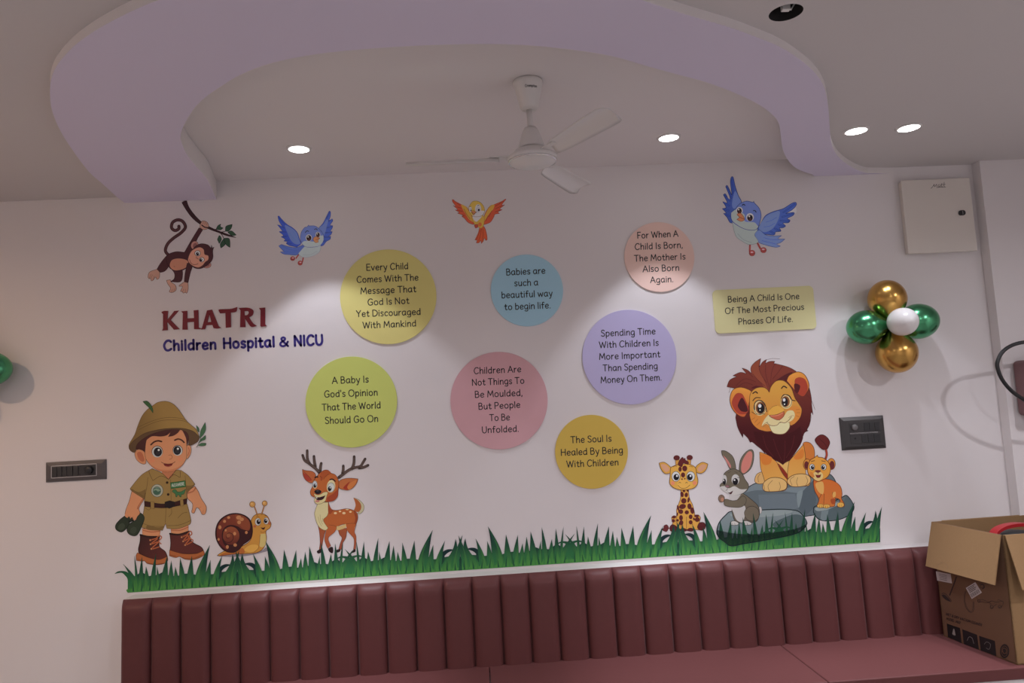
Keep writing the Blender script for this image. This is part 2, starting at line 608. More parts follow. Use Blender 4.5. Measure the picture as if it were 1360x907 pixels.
def downlight(x, y, z, label, watts, cone=72, blend=0.12, tilt=(0, 0), r=0.040, spread=None, col=LAMP_COL, core=0.0, group='recessed downlights in the ceiling'):
    t = empty('downlight', (x, y, z), label, 'ceiling light', group)
    bm = bmesh.new()
    lathe(bm, [(r + .002, -.001), (r + .012, -.001), (r + .010, -.004), (r + .002, -.006)], 36, cap0=False, cap1=False)
    mesh_obj('trim_ring', bm, trim_m, t)
    bm = bmesh.new()
    lathe(bm, [(r + .003, -.0010), (r + .003, -.0035), (r * .6, -.0045)], 36)
    mesh_obj('lens', bm, lens_m, t)
    if spread:
        l = bpy.data.lights.new('lamp_glow', 'AREA'); l.shape = 'DISK'; l.size = 2 * r; l.spread = math.radians(spread)
    else:
        l = bpy.data.lights.new('lamp_beam', 'SPOT'); l.spot_size = math.radians(cone); l.spot_blend = blend; l.shadow_soft_size = r * .55
    l.energy = watts; l.color = col
    lo = bpy.data.objects.new('lamp_beam', l); C.objects.link(lo)
    lo.parent = t; lo.location = (0, 0, -.012); lo.rotation_euler = (math.radians(tilt[1]), math.radians(tilt[0]), 0)
    if core:
        l = bpy.data.lights.new('lamp_core', 'SPOT'); l.spot_size = math.radians(36); l.spot_blend = 1.0; l.shadow_soft_size = r * .6
        l.energy = core; l.color = col
        lo = bpy.data.objects.new('lamp_core', l); C.objects.link(lo)
        lo.parent = t; lo.location = (0, 0, -.012)
    return t


downlight(-.867, -.384, ZI, 'small round downlight left of the ceiling fan, near the wall', P_WALL * .95, cone=79, blend=.27, tilt=(-3, 0), core=P_CORE)
downlight(.722, -.362, ZI, 'small round downlight right of the ceiling fan, near the wall', P_WALL * .96, cone=76, blend=.3, core=P_CORE)
downlight(1.469, -.531, ZO, 'left one of the two round downlights above the balloons', P_WALL * .52, cone=82, blend=.2, core=P_CORE * .65)
downlight(1.688, -.544, ZO, 'right one of the two round downlights above the balloons', P_WALL * .52, cone=82, blend=.2, core=P_CORE * .65)
for x, k in ((-1.9, .8), (-.2, 1), (1.5, 1)):
    downlight(x, -1.95, ZO, 'added unseen fill downlight in the ceiling over the room, just behind the edge of the view', P_FRONT_FILL * k, cone=152, blend=.8, r=.05, col=ROOM_COL)
for x, y in ((-1.2, -3.6), (1.3, -3.6), (0, -5.0), (2.6, -2.3)):
    downlight(x, y, ZO, 'added unseen fill downlight in the ceiling over the room, behind the viewer', P_ROOM_FILL, spread=165, r=.06, col=ROOM_COL)
downlight(-2.75, -1.5, ZO, 'added unseen warm fill downlight in the ceiling beside the left wall', P_WARM_FILL, spread=165, r=.05, col=(1, .66, .42))

# unfitted lamp hole with its loose connector
t = empty('lamp_cutout', (HOLE.x, HOLE.y, ZO), 'dark round hole in the ceiling with a loose white connector hanging in it', 'ceiling hole')
bm = bmesh.new(); lathe(bm, [(.047, .0), (.047, .055), (.0005, .0555)], 32, cap0=False, cap1=False)
mesh_obj('recess', bm, mat('dark_void', (.015, .014, .014), .9), t)
bm = bmesh.new()
box(bm, -.012, .012, -.008, .008, .006, .03)
mesh_obj('connector', bm, mat('white_plastic', (.8, .79, .77), .4), t, bevel=.002)
bm = bmesh.new(); tube(bm, [(0, 0, .03), (.006, .004, .04), (.012, 0, .054)], .004, 8); tube(bm, [(.004, 0, .016), (.018, .006, .012), (.030, .004, .03), (.034, 0, .05)], .0025, 8)
mesh_obj('wire', bm, MATS['white_plastic'], t)

# ------------------------------------------------------------------ ceiling fan
fan_m = mat('fan_white', (.74, .72, .70), .32)
FX, FY = .063, -.958
fan = empty('ceiling_fan', (FX, FY, ZI), 'white three bladed ceiling fan hanging from the raised ceiling', 'ceiling fan')
bm = bmesh.new()
lathe(bm, [(.052, -.001), (.053, -.012), (.049, -.02), (.032, -.096), (.027, -.103), (.012, -.104)], 40)
can = mesh_obj('canopy', bm, fan_m, fan)
dark_m = mat('dark_lettering', (.03, .03, .035), .5)
# maker's name curved round the canopy
polys = text_polys('Crompton', (0, 0), (.042, 0), .0085, 1.5)
verts, faces = [], []
for poly in polys:
    b0 = len(verts)
    for u, v in poly:
        z = -.040 - v
        rr = .049 - .017 * ((-z - .02) / .076) + .0012
        a = -PI / 2 + (u - .014) / .045
        verts.append((rr * math.cos(a), rr * math.sin(a), z))
    faces += [[b0 + i for i in t] for t in (((0, 1, 2), (0, 2, 3)) if len(poly) == 4 else tessellate_polygon([[Vector((p[0], p[1], 0)) for p in poly]]))]
me = bpy.data.meshes.new('lettering'); me.from_pydata(verts, [], faces); me.materials.append(dark_m)
link('lettering', me, can)
bm = bmesh.new(); lathe(bm, [(.0105, -.10), (.0105, -.20)], 20); mesh_obj('down_rod', bm, fan_m, fan)
bm = bmesh.new()
lathe(bm, [(.012, -.168), (.021, -.17), (.027, -.18), (.036, -.205), (.046, -.236), (.048, -.243), (.04, -.245)], 40)
mesh_obj('motor_cover', bm, fan_m, fan)
bm = bmesh.new(); lathe(bm, [(.036, -.244), (.036, -.256)], 32); mesh_obj('motor_gap', bm, mat('dark_void', (.015, .014, .014), .9), fan)
bm = bmesh.new()
lathe(bm, [(.03, -.250), (.060, -.252), (.064, -.258), (.066, -.264), (.080, -.270), (.087, -.276), (.088, -.283), (.083, -.291), (.074, -.297), (.05, -.306), (.02, -.31)], 48)
mot = mesh_obj('motor_housing', bm, fan_m, fan)
bm = bmesh.new(); lathe(bm, [(.083, -.289), (.0855, -.289), (.084, -.2935), (.080, -.2935)], 48, cap0=False, cap1=False)
mesh_obj('chrome_ring', bm, chrome_m, mot)


def blade_mesh():
    bm = bmesh.new()
    prof = [(.115, .020), (.13, .028), (.17, .034), (.24, .038), (.32, .043), (.38, .046), (.42, .046), (.434, .040), (.438, .022)]
    rows = []
    for x, hw in prof:
        row = []
        for k in range(9):
            s = -1 + 2 * k / 8
            y = hw * s + .004
            z = -.012 * s - .010 * s * s - .004
            row.append((x, y, z))
        rows.append(row)
    for dz in (0, -.0022):
        vv = [[bm.verts.new((p[0], p[1], p[2] + dz)) for p in row] for row in rows]
        for i in range(len(vv) - 1):
            for k in range(8):
                f = bm.faces.new((vv[i][k], vv[i + 1][k], vv[i + 1][k + 1], vv[i][k + 1])); f.smooth = True
        if dz == 0: top = vv
    bot = vv
    n, m = len(rows), 9
    edge_t = top[0] + [top[i][-1] for i in range(1, n)] + top[-1][-2::-1] + [top[i][0] for i in range(n - 2, 0, -1)]
    edge_b = bot[0] + [bot[i][-1] for i in range(1, n)] + bot[-1][-2::-1] + [bot[i][0] for i in range(n - 2, 0, -1)]
    for i in range(len(edge_t)):
        j = (i + 1) % len(edge_t)
        bm.faces.new((edge_t[i], edge_t[j], edge_b[j], edge_b[i]))
    return bm


for k, a in enumerate((178, -62, 58)):
    bl = mesh_obj('blade', blade_mesh(), fan_m, fan, loc=(0, 0, -.268))
    bl.rotation_euler = (0, 0, math.radians(a))
    bm = bmesh.new()
    box(bm, .058, .15, -.017, .017, -.006, -.002)
    for sx in (.128, .144):
        for sy in (-.009, .009):
            lathe(bm, [(.0035, -.0075), (.0035, -.002)], 10, M=Matrix.Translation((sx, sy, 0)))
    mesh_obj('blade_bracket', bm, fan_m, bl, bevel=.0008)

# ------------------------------------------------------------------ distribution box
dbm = mat('cream_enamel', (.74, .69, .63), .4)
seam_m = mat('dark_seam', (.06, .05, .05), .8)
x0, x1, z0, z1 = 1.944, 2.292, 2.243, 2.608
db = empty('distribution_box', ((x0 + x1) / 2, 0, z0), 'cream metal electrical box with a black lock, high up by the column', 'electrical box')
def rel(o, P): return Vector(P) - root_of(o).location
bm = bmesh.new(); box(bm, -.168, .168, -.024, -.0005, .004, .361); mesh_obj('housing', bm, dbm, db, bevel=.003)
bm = bmesh.new(); box(bm, -.165, .165, -.028, -.0242, .007, .358); mesh_obj('door_gap', bm, seam_m, db)
bm = bmesh.new(); box(bm, -.174, .174, -.036, -.0282, 0, .365); door = mesh_obj('door', bm, dbm, db, bevel=.004)
bm = bmesh.new()
prism(bm, [(.113 + sx + .011 * math.cos(a), .19 + .0125 * math.sin(a)) for sx, a in [((.006 if math.cos(2 * PI * k / 28) > 0 else -.006), 2 * PI * k / 28) for k in range(28)]], .0362, .043)
for v in bm.verts: v.co = Vector((v.co.x, -v.co.z, v.co.y))
lock = mesh_obj('lock', bm, mat('black_plastic', (.02, .02, .022), .35), door, bevel=.0015)
bm = bmesh.new(); box(bm, .1135, .1165, -.0436, -.0431, .181, .199); mesh_obj('key_slot', bm, mat('steel', (.35, .35, .36), .35, metal=1), door)
V4 = View(1160, 210, 6.045)
pl = []
for s in ('425,262 445,240 450,226;450,226 455,248 470,228 474,250', '492,228 484,236 488,248 499,240 500,228 500,246', '512,220 511,244 516,246;506,230 520,229', '531,210 529,240 535,243;524,230 541,228', '470,254 510,250 544,250'):
    for st in s.split(';'):
        pl += ribbon(V4(spline(parse(st), False)), .55)
wall_polys_mesh('lettering', pl, dark_m, -.0366, door)

# ------------------------------------------------------------------ switch plates
plate_m = mat('grey_plate', (.10, .088, .088), .3)
key_m = mat('dark_rocker', (.035, .033, .033), .3)
silver_m = mat('silver_line', (.62, .60, .60), .3, metal=.6)


def frame_plate(bm, x0, x1, z0, z1, d, b):
    """bevelled plate standing off the wall"""
    a = [bm.verts.new((x, -.0005, z)) for x, z in ((x0, z0), (x1, z0), (x1, z1), (x0, z1))]
    c = [bm.verts.new((x, -d, z)) for x, z in ((x0 + .002, z0 + .002), (x1 - .002, z0 + .002), (x1 - .002, z1 - .002), (x0 + .002, z1 - .002))]
    e = [bm.verts.new((x, -d - .004, z)) for x, z in ((x0 + b, z0 + b), (x1 - b, z0 + b), (x1 - b, z1 - b), (x0 + b, z1 - b))]
    for p, q in ((a, c), (c, e)):
        for i in range(4): bm.faces.new((p[i], p[(i + 1) % 4], q[(i + 1) % 4], q[i]))
    bm.faces.new(e)


sw = empty('switch_plate', (-1.98, 0, 1.388), 'long narrow grey switch plate with a silver inner frame, left of the boy print', 'switch')
bm = bmesh.new(); frame_plate(bm, -.132, .132, 0, .089, .007, .018); mesh_obj('cover_plate', bm, plate_m, sw)
bm = bmesh.new()
for q in ((-.105, .094, .070, .0725), (-.105, .094, .0175, .020), (-.105, -.1025, .0175, .0725), (.0915, .094, .0175, .0725)):
    box(bm, q[0], q[1], -.0128, -.011, q[2], q[3])
mesh_obj('inner_frame', bm, silver_m, sw)
for i, (a, b) in enumerate(((-.100, -.080), (-.078, -.058), (-.056, -.036), (-.032, -.010), (-.008, .014))):
    bm = bmesh.new(); box(bm, a, b, -.0145 - (.002 if i > 2 else 0), -.011, .0225, .0675)
    mesh_obj('rocker', bm, key_m, sw, bevel=.0015)
bm = bmesh.new(); box(bm, .017, .089, -.0128, -.011, .0225, .0675); mesh_obj('blank_module', bm, key_m, sw, bevel=.001)
bm = bmesh.new(); lathe(bm, [(.017, 0), (.0165, .010), (.013, .013), (.004, .0135)], 28, M=Matrix.Translation((.062, -.0128, .045)) @ Matrix.Rotation(PI / 2, 4, 'X'))
kn = mesh_obj('regulator_knob', bm, mat('black_plastic', (.02, .02, .022), .35), sw)

sp = empty('socket_plate', (1.649, 0, 1.322), 'square dark grey switch and socket plate right of the lion print, below the balloons', 'switch')
bm = bmesh.new(); frame_plate(bm, -.107, .107, 0, .155, .008, .016); mesh_obj('cover_plate', bm, mat('charcoal_plate', (.045, .042, .042), .3), sp)
for z0, z1 in ((.082, .128), (.028, .074)):
    bm = bmesh.new(); box(bm, -.066, .084, -.0135, -.0118, z0, z1); mesh_obj('module_row', bm, key_m, sp, bevel=.001)
bm = bmesh.new(); box(bm, -.066, .07, -.0137, -.0119, .0785, .0795); mesh_obj('divider', bm, silver_m, sp)
bm = bmesh.new(); box(bm, -.066, .07, -.0137, -.0119, .0755, .0762); mesh_obj('divider', bm, silver_m, sp)
bm = bmesh.new(); lathe(bm, [(.015, 0), (.0145, .008), (.011, .011), (.003, .0115)], 28, M=Matrix.Translation((-.043, -.0135, .106)) @ Matrix.Rotation(PI / 2, 4, 'X'))
kn = mesh_obj('regulator_knob', bm, mat('grey_knob', (.16, .155, .155), .25), sp)
bm = bmesh.new(); lathe(bm, [(.004, 0), (.004, .001)], 16, M=Matrix.Translation((-.043, -.0135, .054)) @ Matrix.Rotation(PI / 2, 4, 'X'))
mesh_obj('indicator', bm, mat('dark_void', (.015, .014, .014), .9), sp)
for a, b, z0, z1 in ((.004, .026, .086, .124), (.030, .052, .086, .124), (.056, .078, .086, .124), (-.012, .014, .032, .070), (.018, .044, .032, .070), (.048, .078, .032, .070)):
    bm = bmesh.new(); box(bm, a, b, -.0158, -.0137, z0, z1); mesh_obj('rocker', bm, MATS['black_plastic'], sp, bevel=.0012)

# ------------------------------------------------------------------ sofa along the wall
leather = mat('dusty_rose_leatherette', (.120, .036, .035), .5, spec=.3, bump=(40, .05), vary=.05, sheen=.10)
laminate = mat('white_laminate', (.74, .70, .69), .4)
S0, PW, NP = -1.737, .12535, 31
SX1 = XC - .002
sofa = empty('bench_sofa', (.3, -.3, 0), 'long dusty rose bench sofa with a channel tufted back against the wall', 'sofa')
so = sofa.location
def sbox(bm, x0, x1, y0, y1, z0, z1): box(bm, x0 - so.x, x1 - so.x, y0 - so.y, y1 - so.y, z0, z1)
bm = bmesh.new(); sbox(bm, S0, SX1, -.574, -.0005, 0, .4535); mesh_obj('base', bm, laminate, sofa)
bm = bmesh.new(); sbox(bm, S0, SX1, -.085, -.0005, .454, .874); mesh_obj('top_ledge', bm, laminate, sofa, bevel=.003)


def back_channel(x0, x1):
    """one padded channel: bulging front, tight seams, reclined a little"""
    bm = bmesh.new()
    nu, nv = 12, 18
    zt, zb = .873, .478
    rows = []
    for j in range(nv + 1):
        v = j / nv
        z = zb + (zt - zb) * v
        y0 = -.106 - (1 - v) * .012                   # reclined
        top = min(1, (1 - v) / .10) if v > .9 else 1
        row = []
        for i in range(nu + 1):
            u = i / nu
            s = 2 * u - 1
            bulge = .026 * (1 - abs(s) ** 4.2) ** .55
            y = y0 - bulge * (math.sqrt(max(0, 1 - (1 - top) ** 2)) * .999 + .001) + (.014 * (1 - top) ** 2)
            row.append(bm.verts.new((x0 + (x1 - x0) * u - so.x, y - so.y, z)))
        rows.append(row)
    for j in range(nv):
        for i in range(nu):
            f = bm.faces.new((rows[j][i], rows[j][i + 1], rows[j + 1][i + 1], rows[j + 1][i])); f.smooth = True
    back = [[bm.verts.new((x - so.x, -.086 - so.y, z)) for x in (x0, x1)] for z in (zb, zt)]
    bm.faces.new([*rows[-1]] + [back[1][1], back[1][0]])
    bm.faces.new([*rows[0]][::-1] + [back[0][0], back[0][1]])
    bm.faces.new([r[0] for r in rows] + [back[1][0], back[0][0]])
    bm.faces.new([r[-1] for r in rows][::-1] + [back[0][1], back[1][1]])
    return bm


for i in range(NP):
    a = S0 + i * PW
    b = a + PW
    if a > SX1 - .03: break
    b = min(b, SX1)
    mesh_obj('back_channel', back_channel(a, b), leather, sofa)
for a, b in ((S0, -.173), (-.173, 1.116), (1.116, SX1)):
    bm = bmesh.new(); sbox(bm, a + .0015, b - .0015, -.585, -.0865, .454, .5)
    bmesh.ops.subdivide_edges(bm, edges=bm.edges[:], cuts=9, use_grid_fill=True)
    mesh_obj('seat_cushion', bm, leather, sofa, bevel=.016, seg=4, weighted=True)

# ------------------------------------------------------------------ balloons
gold = mat('gold_balloon', (.62, .36, .10), .24, metal=1.0)
green = mat('green_balloon', (.10, .40, .20), .24, metal=1.0)
white_b = mat('white_balloon', (.86, .85, .84), .22, spec=.6)


def balloon_mesh(R, L):
    bm = bmesh.new()
    prof = [(.006, -.012), (.009, -.010), (.004, -.004), (.005, .003)]
    for k in range(2, 33):
        v = .5 - .5 * math.cos(PI * k / 32)
        if v > .57: r = R * math.sqrt(max(0, 1 - ((v - .57) / .43) ** 2))
        else: r = R * (.10 + .90 * math.sin(PI / 2 * v / .57) ** 1.15)
        prof.append((max(r, .0005), L * v))
    lathe(bm, prof, 36)
    return bm


def balloons(center, spec, label, group=None):
    t = empty('balloon_cluster', center, label, 'balloons', group)
    for tip, R, m in spec:
        d = Vector(tip) - Vector(center)
        o = mesh_obj('balloon', balloon_mesh(R, d.length), m, t)
        o.rotation_euler = d.to_track_quat('Z', 'Y').to_euler()
        o['label'] = {'gold_balloon': 'gold metallic balloon', 'green_balloon': 'green metallic balloon', 'white_balloon': 'small white balloon'}[m.name]
    return t


cc = (1.785, -.105, 1.897)
balloons(cc, (((1.772, -.10, 2.110), .086, gold), ((1.575, -.10, 1.889), .080, green), ((2.010, -.10, 1.916), .083, green),
              ((1.806, -.10, 1.672), .092, gold), ((1.756, -.31, 1.900), .063, white_b)),
         'gold, green and white balloon cluster on the wall right of the rectangular plaque')
c2 = (-2.441, -0.105, 1.905)
balloons(c2, (((-2.451, -0.100, 2.110), .086, gold), ((-2.646, -0.100, 1.900), .080, green), ((-2.209, -0.100, 1.900), .078, green),
              ((-2.426, -0.100, 1.690), .090, gold), ((-2.456, -0.310, 1.910), .063, white_b)),
         'balloon cluster at the left frame edge, only its green balloon showing')

# ------------------------------------------------------------------ cardboard box with a vacuum cleaner in it
card = mat('cardboard', (.30, .182, .088), .8, spec=.2, bump=(120, .05), vary=.06)
card_print_shaded = mat('cardboard_printed_shaded', (.19, .107, .066), .75, spec=.25, vary=.05)  # redder printed outside, with shade under the flap darkened into the colour
A = Vector((1.838, -.174, .5005)); B = Vector((1.884, -.560, .5005))
u = (B - A).normalized(); nrm = Vector((u.y, -u.x, 0))          # outwards, to the left
back = Vector((.9995, .03, 0))
WB, DB_, HB = .44, (B - A).length, .498
bx = empty('cardboard_box', (A + u * DB_ / 2 + back * WB / 2), 'open brown cardboard box with folded out flaps standing on the right end of the sofa', 'cardboard box')
bo = bx.location.copy()


def wallslab(name, p, d, length, z0, z1, inward, m, th=.005):
    bm = bmesh.new()
    q = [p, p + d * length, p + d * length + inward * th, p + inward * th]
    prism(bm, [(v.x - bo.x, v.y - bo.y) for v in q], z0 - bo.z, z1 - bo.z)
    return mesh_obj(name, bm, m, bx)


z0, z1 = .5006, .5 + HB
side = wallslab('side_panel', A, u, DB_, z0, z1, back, card_print_shaded)
wallslab('side_panel', B, back, WB, z0, z1, -u, card)
wallslab('side_panel', A + back * WB, u, DB_, z0, z1, nrm, card)
wallslab('side_panel', A, back, WB, z0, z1, u, card)
bm = bmesh.new()
q = [A, B, B + back * WB, A + back * WB]
prism(bm, [(v.x - bo.x, v.y - bo.y) for v in q], 0, .005)
mesh_obj('bottom_panel', bm, card, bx)


def flap(p, q, out, a, b, trim0=.004, trim1=.004, skew0=0.0, skew1=0.0):
    """folded flap hanging from the rim p-q, leaning outwards by a and down by b"""
    d = (q - p).normalized(); L = (q - p).length
    ins = -out
    dn = (out * a + Vector((0, 0, -b))).normalized()
    ln = math.hypot(a, b)
    no = d.cross(dn).normalized()
    if no.dot(out) < 0: no = -no
    t0 = p + d * trim0 + out * .002; t1 = q - d * trim1 + out * .002
    ring = [t0, t1, t1 + dn * ln + d * skew1, t0 + dn * ln + d * skew0]
    bm = bmesh.new()
    va = [bm.verts.new(v - bo) for v in ring]; vb = [bm.verts.new(v - bo + no * .004) for v in ring]
    bm.faces.new(va[::-1]); bm.faces.new(vb)
    for i in range(4): bm.faces.new((va[i], va[(i + 1) % 4], vb[(i + 1) % 4], vb[i]))
    return mesh_obj('flap', bm, card, bx), (t0, t1, dn, d, no)


Z = Vector((0, 0, z1 - A.z))
fl, fr = flap(A + Z, B + Z, nrm, .052, .19)
flap(B + Z, B + back * WB + Z, u, .055, .20, trim0=.006)
flap(A + Z, A + back * WB + Z, -u, .045, .10, trim0=.05, trim1=.02)
flap(A + back * WB + Z, B + back * WB + Z, back, .05, .19)
print_m = mat('box_print', (.045, .030, .028), .6)
paper_m = mat('label_paper', (.62, .58, .58), .6)
VB = View(1220, 760, 6.171)
VA = View(1220, 670, 8.243)
# semicircular perforation on the flap
t0, t1, dn, d, no = fr


def on_plane(px, py, p, n):
    r = ray(px, py)
    return CAM + r * ((p - CAM).dot(n) / r.dot(n))


def flat_on(name, polys, p, n, off, m, parent):
    verts, faces = [], []
    e1 = Vector((-n.y, n.x, 0)).normalized()
    for poly in polys:
        b0 = len(verts)
        q = [on_plane(px, py, p, n) + n * off for px, py in poly]
        verts += [v - bo for v in q]
        if len(q) == 4: tr = [(0, 1, 2), (0, 2, 3)]
        else: tr = tessellate_polygon([[Vector((v.dot(e1), v.z, 0)) for v in q]])
        for t in tr:
            a, b, c = (verts[b0 + i] for i in t)
            faces.append([b0 + i for i in (t if (b - a).cross(c - a).dot(n) > 0 else t[::-1])])
    me = bpy.data.meshes.new(name); me.from_pydata([tuple(v) for v in verts], [], faces); me.materials.append(m)
    return link(name, me, parent)


flat_on('perforation', ribbon(VA(spline(parse('205,690 215,660 245,638 280,638 310,660 322,700'), False)), .5), t0 + no * .004, no, .0005, mat('card_cut', (.25, .15, .08), .8), fl)
face = lambda name, polys, m, off=.0006: flat_on(name, polys, A, nrm, off, m, side)
face('address_label', [VA([(190, 730), (352, 762), (368, 864), (205, 832)])], paper_m)
face('address_print', sum([ribbon(VA([(225 + 2 * i, 760 + 18 * i), (310 + i, 778 + 18 * i)]), .5) for i in range(4)], []), print_m, .001)
sq = [(388, 128), (466, 80), (520, 166), (437, 219)]
face('barcode_label', [VB(sq)], paper_m)
bars = []
ex, ey = (78, -48), (50, 88)
for i in range(13):
    s = .08 + i * .065; w = .018 if i % 3 else .034
    for s0, s1, t0_, t1_ in ((s, s + w, .62, .92),):
        bars.append(VB([(388 + ex[0] * a + ey[0] * b, 128 + ex[1] * a + ey[1] * b) for a, b in ((s0, t0_), (s1, t0_), (s1, t1_), (s0, t1_))]))
for j in range(4):
    bars.append(VB([(388 + ex[0] * a + ey[0] * b, 128 + ex[1] * a + ey[1] * b) for a, b in ((.1, .1 + j * .12), (.85 - .12 * (j % 2), .1 + j * .12), (.85 - .12 * (j % 2), .15 + j * .12), (.1, .15 + j * .12))]))
face('barcode', bars, print_m, .001)
dr = ribbon(VB(spline(parse('312,35 285,110 255,190'), False)), 1.6) + ribbon(VB(spline(parse('190,178 215,172 262,222 262,240 215,216 190,185'), False)), .7)
dr.append(VB(spline(parse('195,188 218,185 258,228 255,236 215,214'), True)))
face('nozzle_drawing', dr, print_m)
dr = ribbon(VB(spline(parse('385,150 372,210 385,280 420,325 450,315 455,240'), False)), .55)
dr += ribbon(VB(spline(parse('392,150 380,210 392,275 420,318 442,308 448,240'), False)), .4)
face('hose_drawing', dr, print_m)
dr = []
for s in ('480,205 490,245 520,240 560,250 600,235', '490,228 530,225 600,262', '580,245 600,235 640,245 690,235 690,270 660,290', '585,260 600,295 615,280 640,262', '645,230 660,225 690,240'):
    dr += ribbon(VB(spline(parse(s), False)), .5)
for q in ((600, 285, 13, 13), (668, 282, 14, 12), (495, 235, 10, 10)):
    dr += ribbon(VB(disc(*q, n=16)), .6, closed=True)
face('trolley_drawing', dr, print_m)
dr = ribbon(VB(spline(parse('490,95 530,100 540,125 520,138'), False)), .8) + ribbon(VB(disc(520, 115, 16, 14, n=16)), .7, closed=True)
face('fitting_drawing', dr, print_m)
face('lettering', text_polys('WET & DRY VACUUM CLEANER', VB([(222, 350)])[0], VB([(517, 441)])[0], 3.0, 2.0), print_m)
face('lettering', text_polys('MODEL: JA02', VB([(226, 386)])[0], VB([(341, 422)])[0], 2.8, 2.0), print_m)
black_m = mat('black_print', (.014, .014, .016), .5)
face('pictogram_panel', [VB(q) for q in ([(232, 420), (340, 456), (355, 582), (242, 530)], [(358, 466), (480, 512), (496, 634), (372, 588)], [(496, 520), (626, 562), (638, 687), (511, 640)])], black_m)
ic = [VB(spline(parse('278,505 282,480 288,462 296,470 302,500 304,516 290,514'), True))]
ic += ribbon(VB(spline(parse('400,560 415,530 440,540 455,585'), False)), .5) + ribbon(VB(spline(parse('540,590 560,570 590,590 580,630 555,620'), False)), .5)
face('pictogram', ic, mat('grey_print', (.30, .28, .27), .6), .001)
face('recycling_mark', [VB(disc(706, 646, 38, 58, 0))], black_m)
rc = ribbon(VB(disc(706, 646, 26, 42, 0)), .6, closed=True)
rc += ribbon(VB(spline(parse('690,640 700,665 725,660'), False)), .9) + ribbon(VB(spline(parse('705,622 722,635 718,660'), False)), .9) + ribbon(VB(spline(parse('688,655 690,630 704,618'), False)), .9)
face('recycling_arrows', rc, MATS['cardboard_printed_shaded'], .001)

vc_c = A + u * DB_ * .48 + back * WB * .52
vac = empty('vacuum_cleaner', (vc_c.x, vc_c.y, .507), 'dark grey drum vacuum cleaner with a red handle inside the cardboard box', 'vacuum cleaner')
drum = mat('dark_grey_plastic', (.035, .040, .042), .45)
red = mat('red_plastic', (.42, .012, .018), .4)
bm = bmesh.new(); lathe(bm, [(.13, .0), (.15, .01), (.155, .15), (.155, .33)], 48); mesh_obj('tank', bm, mat('steel', (.35, .35, .36), .35, metal=1), vac)
bm = bmesh.new(); lathe(bm, [(.155, .331), (.165, .335), (.166, .36), (.158, .385), (.14, .415), (.11, .443), (.07, .458), (.02, .464)], 48); mesh_obj('motor_head', bm, drum, vac)
bm = bmesh.new()
prof = []
for k in range(25):
    a = PI * k / 24
    prof.append((-.115 * math.cos(a), .438 + .050 * math.sin(a) ** .8))
w = .020
va = []
for x, z in prof:
    va.append([bm.verts.new((x, y, z + dz)) for y, dz in ((-w, -.006), (w, -.006), (w, .008), (-w, .008))])
for i in range(len(va) - 1):
    for k in range(4):
        bm.faces.new((va[i][k], va[i][(k + 1) % 4], va[i + 1][(k + 1) % 4], va[i + 1][k]))
bm.faces.new(va[0][::-1]); bm.faces.new(va[-1])
h = mesh_obj('handle', bm, red, vac, bevel=.004)
h.rotation_euler = (0, 0, math.radians(8))

# ------------------------------------------------------------------ black tube loop on the column
tb = empty('tube_bracket', (2.5, -CD - .0005, 1.3), 'black bent tube loop with a maroon pad by the column at the right frame edge', 'bracket')
to = tb.location
pts = [(2.62, -.20, 1.775), (2.45, -.27, 1.778), (2.30, -.30, 1.776), (2.22, -.30, 1.766), (2.165, -.30, 1.738), (2.135, -.30, 1.695), (2.132, -.30, 1.66),
       (2.148, -.30, 1.61), (2.185, -.30, 1.56), (2.235, -.30, 1.52), (2.33, -.28, 1.462), (2.45, -.24, 1.42), (2.58, -.19, 1.40)]
sm = [Vector((p[0], p[1], 0)) for p in pts]
xy = spline([(p[0], p[2], False) for p in pts], False, 6); yy = spline([(p[0], p[1], False) for p in pts], False, 6)
bm = bmesh.new(); tube(bm, [(a[0] - to.x, b[1] - to.y, a[1] - to.z) for a, b in zip(xy, yy)], .0082, 14)
mesh_obj('tube', bm, mat('black_rubber', (.012, .012, .013), .45), tb)
bm = bmesh.new(); box(bm, 2.375 - to.x, 2.66 - to.x, -.20 - to.y, -.0008, 1.44 - to.z, 1.70 - to.z)
mesh_obj('pad', bm, mat('maroon_vinyl', (.20, .10, .105), .5), tb, bevel=.02, seg=4, weighted=True)

# ------------------------------------------------------------------ round and rectangular plaques with sayings
letter_m = mat('black_lettering', (.02, .02, .022), .5)


def plaque(cx, cy, rx, ry, col, label, lines, cap=8.2, ref=None, name='saying_plaque'):
    c = W(cx, cy)
    RX = (W(cx + rx, cy).x - W(cx - rx, cy).x) / 2
    RZ = (W(cx, cy - ry).z - W(cx, cy + ry).z) / 2
    R = (RX + RZ) / 2
    t = empty(name, (c.x, 0, c.z - R), label, 'wall plaque', 'round saying plaques')
    bm = bmesh.new()
    prism(bm, [(R * math.cos(2 * PI * k / 96), R * math.sin(2 * PI * k / 96)) for k in range(96)], .0006, .006)
    for v in bm.verts: v.co = Vector((v.co.x, -v.co.z, v.co.y + R))
    b = mesh_obj('board', bm, plaque_mat(col, ref), t, bevel=.0008)
    polys = []
    for txt, x0, y0, x1, y1 in lines:
        polys += text_polys(txt, (x0 + .4, y0), (x1 - .4, y1), cap, 1.42)
    wall_polys_mesh('lettering', polys, letter_m, -.0064, t)
    return t


def plaque_mat(c, ref=None):
    a = tuple(min(.92, v / g) for v, g in zip(ink(c, ref or WREF), (.90, .85, .95)))
    return mat('plaque_%02x%02x%02x' % c, a, .5, spec=.25)


